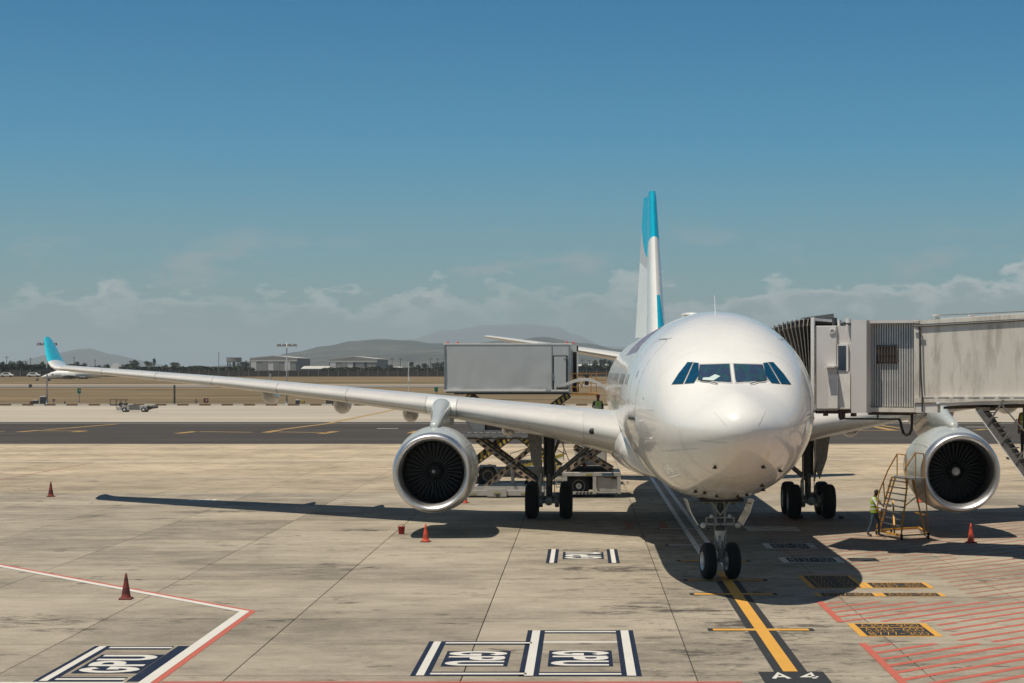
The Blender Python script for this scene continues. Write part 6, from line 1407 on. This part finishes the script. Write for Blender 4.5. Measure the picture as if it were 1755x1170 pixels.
boxthing('waste_bin', 516, 522, 686, 694.6, 'orange bin by the kerb right of the light mast', 'bin', M['olive'])
def post(name, px, top, label, cat, r, m, D=DK, foot=False, base=None):
    o = kerbthing(name, px, D, label, cat); h = ZP(top, D)-o.location.z
    MB().tube([(0, 0, 0), (0, 0, h)], r, 8).obj('pole', m, o)
    MB().rev([(0, r*2.2), (.35, r*2.0), (.4, r)], (0, 0, 0), 'Z', 10).obj('footing', m, o)
    return o, h
post('post', 299, 659.5, 'dark grey post standing under the outer wing', 'post', .17, M['bin'])
post('post', 463.5, 640, 'pale slim post left of the light mast', 'post', .14, M['pole'])
o, h = post('camera_pole', 700.5, 620, 'slim white camera pole in the grass near the grey truck box', 'pole', .07, M['bwhite'], D=330)
MB().box((-.16, -.16, h*.52), (.16, .16, h*.60)).obj('camera', M['bwhite'], o)
o, h = post('taxiway_sign', 136, 674, 'green square sign on a slim post near the kerb', 'sign', .05, M['galv'], D=330)
MB().box((-.36, -.05, h), (.28, .05, h+.95)).obj('sign_face', M['green'], o); MB().box((-.05, -.06, h+.5), (.2, -.052, h+.6)).obj('sign_mark', M['bwhite'], o)
o, h = post('taxiway_sign', 748, 671, 'green sign on a post beside the grey truck box', 'sign', .05, M['galv'], D=330)
MB().box((-.36, -.05, h), (.28, .05, h+.8)).obj('sign_face', M['green'], o)
o, h = post('meter_box', 92, 688, 'small grey meter box on a thin leg right of the mast', 'box', .04, M['geard'])
MB().box((-.2, -.12, h), (.2, .12, h+.5)).obj('housing', M['galv'], o)
post('bollard', 111, 688, 'short dark bollard by the kerb', 'bollard', .12, M['black'])
o, h = post('hydrant', 336, 683, 'dark hydrant with short arms beside the kerb', 'hydrant', .09, M['rust'])
MB().tube([(-.4, 0, h*.72), (0, 0, h*.6), (.4, 0, h*.72)], .06, 6).obj('side_arm', M['rust'], o)
o, h = post('notice_box', 353, 690, 'dark red notice box on two short legs', 'box', .04, M['galv'])
MB().box((-.42, -.1, h), (.42, .1, h+.8)).obj('housing', M['red'], o); MB().box((.08, -.12, h+.3), (.2, -.102, h+.6)).obj('label_plate', M['bwhite'], o)
boxthing('generator_box', 559, 577, 682.5, 694.5, 'dark rusty box behind the flap fairing', 'box', M['rust'], D=315)
for px, D_, lb in ((52, 430, 'small dark marker board left of the mast on the track'), (64, 520, 'grey concrete block lying in the grass'), (84, 520, 'dark small runway marker right of the concrete block')):
    o = kerbthing('marker_block', px, D_, lb, 'marker'); MB().box((-.35, -.2, 0), (.35, .2, .75)).obj('body', M['bin'] if px != 64 else M['galv'], o, bevel=.05); MB().box((-.4, -.25, -.05), (.4, .25, .003)).obj('plinth', M['galv'], o)
def pole_far(px, D, top, r, label, T=False):
    o = kerbthing('utility_pole', px, D, label, 'pole', 'thin far off poles'); h = ZP(top, D)-o.location.z; MB().tube([(0, 0, 0), (0, 0, h)], r, 6).obj('pole', M['geard'], o)
    MB().beam((-(1.2 if T else .5), 0, h-.3), (1.2 if T else .5, 0, h-.3), .3).obj('cross_arm', M['geard'], o)
for px, top, T, lb in ((11.5, 611, True, 'leftmost thin mast with a flat head above the bushes'), (52.5, 613, False, 'thin pole left of the light mast above the bushes'), (127, 612, False, 'thin pole just right of the turquoise wing tip'), (163, 616, False, 'thin pole over the middle bushes'),
                       (375, 604, False, 'tall thin pole left of the water tower'), (672, 614, True, 'thin pylon right of the second hangar'), (686, 614, True, 'second thin pylon from the second hangar'), (738, 614, True, 'thin pylon near the grey truck box'), (750, 614, False, 'thin pole touching the grey truck box'), (998, 616, True, 'thin pylon right of the catering truck'), (1010, 617, True, 'thin pylon between truck and fuselage')):
    pole_far(px, 1100, top, .16, lb, T)

# perimeter fence
fe = empty('perimeter_fence', (-4, CAMY+620, terr(620))); tag(fe, 'long dark panel fence with pale posts across the airfield', 'fence')
fp = fq = None; hgt = ZP(635, 620)-terr(620)
for k in range(-76, 60):
    x = k*3.45
    if fp is None: o = MB().box((-1.6, -.05, -.2), (1.6, .05, hgt)).obj('fence_panel', M['fence'], fe); fp = o.data
    else: o = bpy.data.objects.new('fence_panel', fp); col.objects.link(o); o.parent = fe
    o.location = (x, 0, rnd.uniform(-.08, .08))
    if fq is None: o = MB().box((-.1, -.1, -.2), (.1, .1, hgt+.45)).obj('fence_post', M['fpost'], fe); fq = o.data
    else: o = bpy.data.objects.new('fence_post', fq); col.objects.link(o); o.parent = fe
    o.location = (x+1.72, -.1, 0)

# hangars, sheds, water tower
def hangar(px0, px1, pxb, eave, rdg, label, gaps=(), D=1500, pk=.5):
    x0, x1 = AT(px0, D)[0], AT(px1, D)[0]; dep = D*((px1-PX0)/(pxb-PX0)-1); g0 = terr(D)-.1; he, hr = ZP(eave, D)-g0, ZP(rdg, D)-g0; w = x1-x0
    o = empty('hangar', (x0, CAMY+D, g0)); tag(o, label, 'hangar'); m = w*pk
    MB().loft([[(0, y, 0), (w, y, 0), (w, y, he), (m, y, hr), (0, y, he)] for y in (.6, dep)]).obj('wall', M['hangard'], o)
    MB().loft([[(-.4, y, he+.0), (m, y, hr+.02), (w+.4, y, he+.0), (w+.4, y, he+.5), (m, y, hr+.6), (-.4, y, he+.5)] for y in (.2, dep+.4)]).obj('roof', M['roofw'], o)
    MB().box((-.1, -.1, he-2.4), (w+.1, .58, he-1.4)).obj('door_header', M['roofw'], o)
    MB().box((.02, .0, 0), (.8, .58, he-2.42)).obj('door_jamb', M['bin'], o); MB().box((w-.8, .0, 0), (w-.02, .58, he-2.42)).obj('door_jamb', M['bin'], o)
    MB().loft([[(0, y, he-1.38), (w, y, he-1.38), (w, y, he), (m, y, hr), (0, y, he)] for y in (.1, .58)]).obj('gable_panel', M['hangar'], o)
    n = 8; pw = (w-1.7)/n
    for k in range(n):
        if k in gaps:
            MB().box((.85+k*pw+pw*.45, .3, 0), (.85+(k+1)*pw, .5, he-2.42)).obj('door_panel', M['hangar'], o); MB().box((.85+k*pw, .52, 0), (.85+k*pw+pw*.44, .58, he-2.42)).obj('door_opening', M['dark'], o); continue
        MB().box((.85+k*pw, .05+.25*(k % 2), 0), (.85+(k+1)*pw-.06, .27+.25*(k % 2), he-2.42)).obj('door_panel', M['hangar'] if k % 3 else M['bgrey'], o)
hangar(428, 509, 531.5, 614, 610, 'large pale grey hangar with shut sliding doors, nearer the water tower')
hangar(564, 646, 665, 615.5, 611, 'grey hangar whose doors stand ajar with dark gaps, nearer the grey truck', gaps=(4, 6))
def shed(px0, px1, top, eave, bot, label, D, dep=18):
    x0, x1 = AT(px0, D)[0], AT(px1, D)[0]; g0 = terr(D)-.1; o = empty('low_building', (x0, CAMY+D, g0)); tag(o, label, 'building'); w = x1-x0; he, ht_ = ZP(eave, D)-g0, ZP(top, D)-g0
    MB().box((.3, .5, 0), (w-.3, dep, he)).obj('wall', M['hangard'], o)
    MB().loft([[(0, 0, he+.01), (w, 0, he+.01), (w, 0, he+.2), (0, 0, he+.2)], [(1.5, dep/2, ht_-.2), (w-1, dep/2, ht_-.2), (w-1, dep/2, ht_), (1.5, dep/2, ht_)], [(0, dep, he+.01), (w, dep, he+.01), (w, dep, he+.2), (0, dep, he+.2)]]).obj('roof', M['roofw'], o)
    for k in range(5): MB().box((w*(k+.5)/5-1, .42, 1), (w*(k+.5)/5+1, .49, max(1.6, he-1))).obj('window', M['dark'], o)
shed(515, 565, 627, 632, 636, 'long low shed with pale roof between the two hangars', 1440)
shed(985, 1052, 624, 627.5, 634, 'long white roofed building beyond the bushes near the fuselage', 1700)
shed(0, 14, 627, 630, 636, 'small pale roofed building at the far left among bushes', 900, 8)
shed(672, 690, 628, 630, 634, 'small pale roofed house right of the second hangar', 1200, 8)
D = 1350; x, y = AT(401, D); g0 = terr(D); wt = empty('water_tower', (x, y, g0)); tag(wt, 'squat concrete water tower on many legs left of the hangars', 'water tower')
r = 13*D/FPX; za, zb = ZP(612.5, D)-g0, ZP(620, D)-g0
MB().rev([(zb, .1), (zb, r*.92), (zb+.4, r), (za-.3, r), (za, r*1.02), (za, .1)], (0, 0, 0), 'Z', 28).obj('tank', M['hangar'], wt)
for k in range(10): a = 2*pi*k/10; MB().tube([(r*.85*math.cos(a), r*.85*math.sin(a), 0), (r*.85*math.cos(a), r*.85*math.sin(a), zb)], .35, 6).obj('leg', M['hangard'], wt)
MB().rev([(0, 1.2), (zb, 1.2)], (0, 0, 0), 'Z', 12).obj('shaft', M['hangard'], wt)

# trees and scrub -------------------------------------------------------
def leaves(b, c, rx, rz_, n, sz, seed):
    rr = random.Random(seed)
    lob = [(Vector((rr.uniform(-.6, .6), rr.uniform(-.6, .6), rr.uniform(-.35, .55))), rr.uniform(.35, .62)) for _ in range(6)]
    for i in range(n):
        l, s = lob[i % 6]; d = Vector((rr.gauss(0, 1), rr.gauss(0, 1), rr.gauss(0, 1))).normalized()*rr.uniform(.55, 1.05)*s; q = l+d
        p = Vector((c[0]+q.x*rx, c[1]+q.y*rx, c[2]+q.z*rz_)); a = Vector((rr.uniform(-1, 1), rr.uniform(-1, 1), rr.uniform(-1, 1))).normalized()*sz*rr.uniform(.6, 1.3); e = a.cross(Vector((rr.uniform(-1, 1), rr.uniform(-1, 1), rr.uniform(-1, 1)))).normalized()*sz*.8
        b.add([p-a-e*.4, p+a*.2-e, p+a+e*.3, p-a*.1+e], [(0, 1, 2, 3)], 0)
protos = []
for v in range(5):
    b = MB(); leaves(b, (0, 0, .62), .52, .36, 420, .055, 20+v)
    crown = b.v, b.f
    protos.append(crown)
tree_me = []
for v in range(5):
    for k in range(3):
        me = bpy.data.meshes.new('crown'); me.from_pydata(protos[v][0], [], protos[v][1]); me.materials.append(M['leaf'][k]); tree_me.append(me)
tb = MB().tube([(0, 0, 0), (.02, 0, .2), (0, .02, .5)], [.045, .035, .02], 6); tb.tube([(.01, 0, .3), (.15, .05, .55)], [.022, .01], 5); tb.tube([(.01, 0, .33), (-.14, -.04, .6)], [.02, .01], 5)
trunk_me = None
TR = random.Random(5)
tl_ = [(3, 619, 11), (20, 618, 12), (38, 617, 15), (29, 621, 12), (72, 619, 9), (92, 616, 15), (80, 622, 10), (132, 619, 8), (147, 621, 8), (197, 622, 12), (226, 616, 24), (254, 618, 15), (264, 613, 6), (300, 619, 21), (216, 623, 14), (283, 624, 10), (330, 625, 12), (345, 626, 10), (418, 618, 12), (425, 621, 9), (410, 625, 9), (560, 633, 9), (578, 632, 10), (592, 633, 10), (648, 625, 8), (668, 624, 12), (705, 619, 9), (715, 624, 12), (728, 622, 14), (745, 621, 12), (756, 618, 12), (1018, 616, 13), (1032, 614, 15), (1003, 622, 12), (1044, 616, 12), (108, 624, 10), (182, 623, 9), (167, 624, 9)]
where = {3: 'at the far left edge', 20: 'second from the left edge', 38: 'with the widest crown at far left', 29: 'low behind the far left pair', 72: 'just left of the light mast', 92: 'behind the winglet root', 80: 'behind the light mast', 132: 'right of the winglet', 147: 'right of the winglet beside the thin pole', 197: 'left of the biggest round one', 226: 'biggest and roundest of the middle group', 254: 'right of the biggest round one', 264: 'slender and taller than its neighbours', 300: 'wide and domed at the right of the middle group', 216: 'low in front of the biggest round one', 283: 'low between the two wide ones', 330: 'low right of the wide domed one', 345: 'low halfway to the water tower', 418: 'between water tower and hangar', 425: 'touching the left hangar', 410: 'at the foot of the water tower', 560: 'at the left corner of the second hangar', 578: 'before the second hangar doors, left', 592: 'before the second hangar doors, middle', 648: 'behind the corner of the second hangar', 668: 'right of the second hangar', 705: 'behind the camera pole', 715: 'right of the camera pole', 728: 'midway between camera pole and truck box', 745: 'near the left end of the truck box', 756: 'touching the left end of the truck box', 1018: 'between truck platform and fuselage', 1032: 'tallest beside the fuselage', 1003: 'behind the truck platform rails', 1044: 'half hidden by the fuselage', 108: 'below the winglet', 182: 'left of the middle group', 167: 'under the thin middle pole'}
for i, (px, top, wpx) in enumerate(tl_):
    D = 1050+(i*37 % 9)*22; x, y = AT(px, D); g0 = terr(D); h = (ZP(top, D)-g0); s = wpx*D/FPX
    o = empty('tree', (x, y, g0-.1)); tag(o, 'dark bushy tree %s' % where[px], 'tree', 'trees beyond the airfield fence')
    if trunk_me is None: t_ = tb.obj('trunk', M['bark'], o); trunk_me = t_.data
    else: t_ = bpy.data.objects.new('trunk', trunk_me); col.objects.link(t_); t_.parent = o
    t_.scale = (s, s, h*.9)
    c = bpy.data.objects.new('crown', tree_me[(i*4+i//3) % 15]); col.objects.link(c); c.parent = o; c.scale = (s*1.05, s*1.05, h*1.02); c.rotation_euler = (0, 0, TR.uniform(0, 6))
# continuous scrub belt behind the fence
def scrub(name, px0, px1, D, top, n, seed, label, k=0, jit=2.5, sz=.7):
    b = MB(); rr = random.Random(seed); g0 = terr(D)
    for i in range(n):
        px = rr.uniform(px0, px1); x, y = AT(px, D); y += rr.uniform(-12, 12); tt = top+jit*mnoise.noise(Vector((px*.06, seed, 0)))*2+rr.uniform(-.3, 1.0); hh_ = max(.6, ZP(tt, D)-g0); z = g0+hh_*rr.uniform(0.02, 1)**.7
        a = Vector((rr.uniform(-1, 1), rr.uniform(-1, 1), rr.uniform(-1, 1))).normalized()*sz*rr.uniform(.6, 1.4); e = a.cross(Vector((rr.uniform(-1, 1), rr.uniform(-1, 1), rr.uniform(-1, 1)))).normalized()*sz
        p = Vector((x, y, z)); b.add([p-a-e*.4, p+a*.2-e, p+a+e*.3, p-a*.1+e], [(0, 1, 2, 3)])
    tag(b.obj(name, M['leaf'][k]), label, kind='stuff')
scrub('scrub', -60, 135, 760, 626, 14000, 1, 'dense dark scrub behind the parked jet at far left', 0, 1.5, .6)
scrub('scrub', 120, 430, 900, 629.5, 14000, 2, 'dark scrub belt between the wing tip and the water tower', 1, 1.6, .6)
scrub('scrub', 555, 770, 900, 631, 9000, 3, 'scrub behind the fence right of the first hangar', 1, 1.6, .6)
scrub('scrub', 980, 1120, 900, 627, 8000, 4, 'green scrub belt seen beside the fuselage', 1, 1.4, .6)
# parked jet far off behind the wing tip --------------------------------------
D = 560; g0 = terr(D); O = Vector((AT(70, D)[0], CAMY+D, g0)); k = D/FPX
jt = empty('parked_jet', tuple(O), R(4)); tag(jt, 'small white jet parked in the dry grass behind the left wing tip', 'aeroplane')
def jz(py): return ZP(py, D)-g0
rg = []
for (x, r_, z) in ((0, .05, 646), (1.2, .5, 645), (3, 1.0, 643.5), (5, 1.3, 641.5), (14, 1.35, 640.5), (18, 1.2, 640), (23, .4, 638)): rg.append([(x, r_*math.cos(t), jz(z)+r_*math.sin(t)) for t in [2*pi*q/16 for q in range(16)]])
MB().loft(rg).obj('fuselage', M['white'], jt, smooth=True)
MB().loft([[(6.5, -1, jz(645)), (11, -1, jz(645)), (11, -1, jz(645)+.3), (6.5, -1, jz(645)+.35)], [(9.5, -9.5, jz(643)), (11, -9.5, jz(643)), (11, -9.5, jz(643)+.08), (9.5, -9.5, jz(643)+.1)]]).obj('wing', M['wing'], jt)
MB().loft([[(20, -.1, jz(639)), (23.5, -.1, jz(639)), (23.5, .1, jz(639)), (20, .1, jz(639))], [(22.5, -.06, jz(622)), (24.5, -.06, jz(622)), (24.5, .06, jz(622)), (22.5, .06, jz(622))]]).obj('fin', M['white'], jt)
MB().rev([(0, .4), (.6, .7), (2.2, .6), (2.8, .3)], (0, 0, 0), 'X', 14).obj('engine', M['geard'], jt).location = (12.2, -2.6, jz(647.5))
for (x, y, r_) in ((9.3, 0, .35), (13.6, -1.8, .5), (13.6, 1.8, .5)):
    q = MB().rev([(-.15, .01), (-.15, r_), (.15, r_), (.15, .01)], (0, 0, 0), 'Y', 14).obj('wheel', M['tyre'], jt); q.location = (x, y, r_); MB().tube([(x, y, r_), (x, y*.7, jz(643))], .1, 6).obj('gear_leg', M['geard'], jt)
MB().box((3.4, -1.25, jz(641.3)), (4.2, -1.1, jz(640.3))).obj('cockpit_glass', M['dark'], jt)
for px, lb in ((12, 'white car parked beyond the grass at the far left'), (58, 'white car parked left of the jet')):
    D = 610; x, y = AT(px, D); c = empty('parked_car', (x, y, terr(D))); tag(c, lb, 'car')
    MB().loft([[(-2.2, yy, .3), (2.2, yy, .3), (2.2, yy, .8), (1.3, yy, .95), (.7, yy, 1.45), (-1.2, yy, 1.45), (-2.0, yy, .95)] for yy in (-.85, .85)]).obj('body', M['bwhite'], c, bevel=.1)
    MB().loft([[(-.95, yy, 1.0), (1.05, yy, 1.0), (.62, yy, 1.38), (-1.1, yy, 1.38)] for yy in (-.87, .87)]).obj('window_band', M['glassc'], c)
    for xx in (-1.35, 1.35): MB().rev([(-.9, .01), (-.9, .32), (.9, .32), (.9, .01)], (xx, 0, .32), 'Y', 14).obj('wheel', M['tyre'], c)
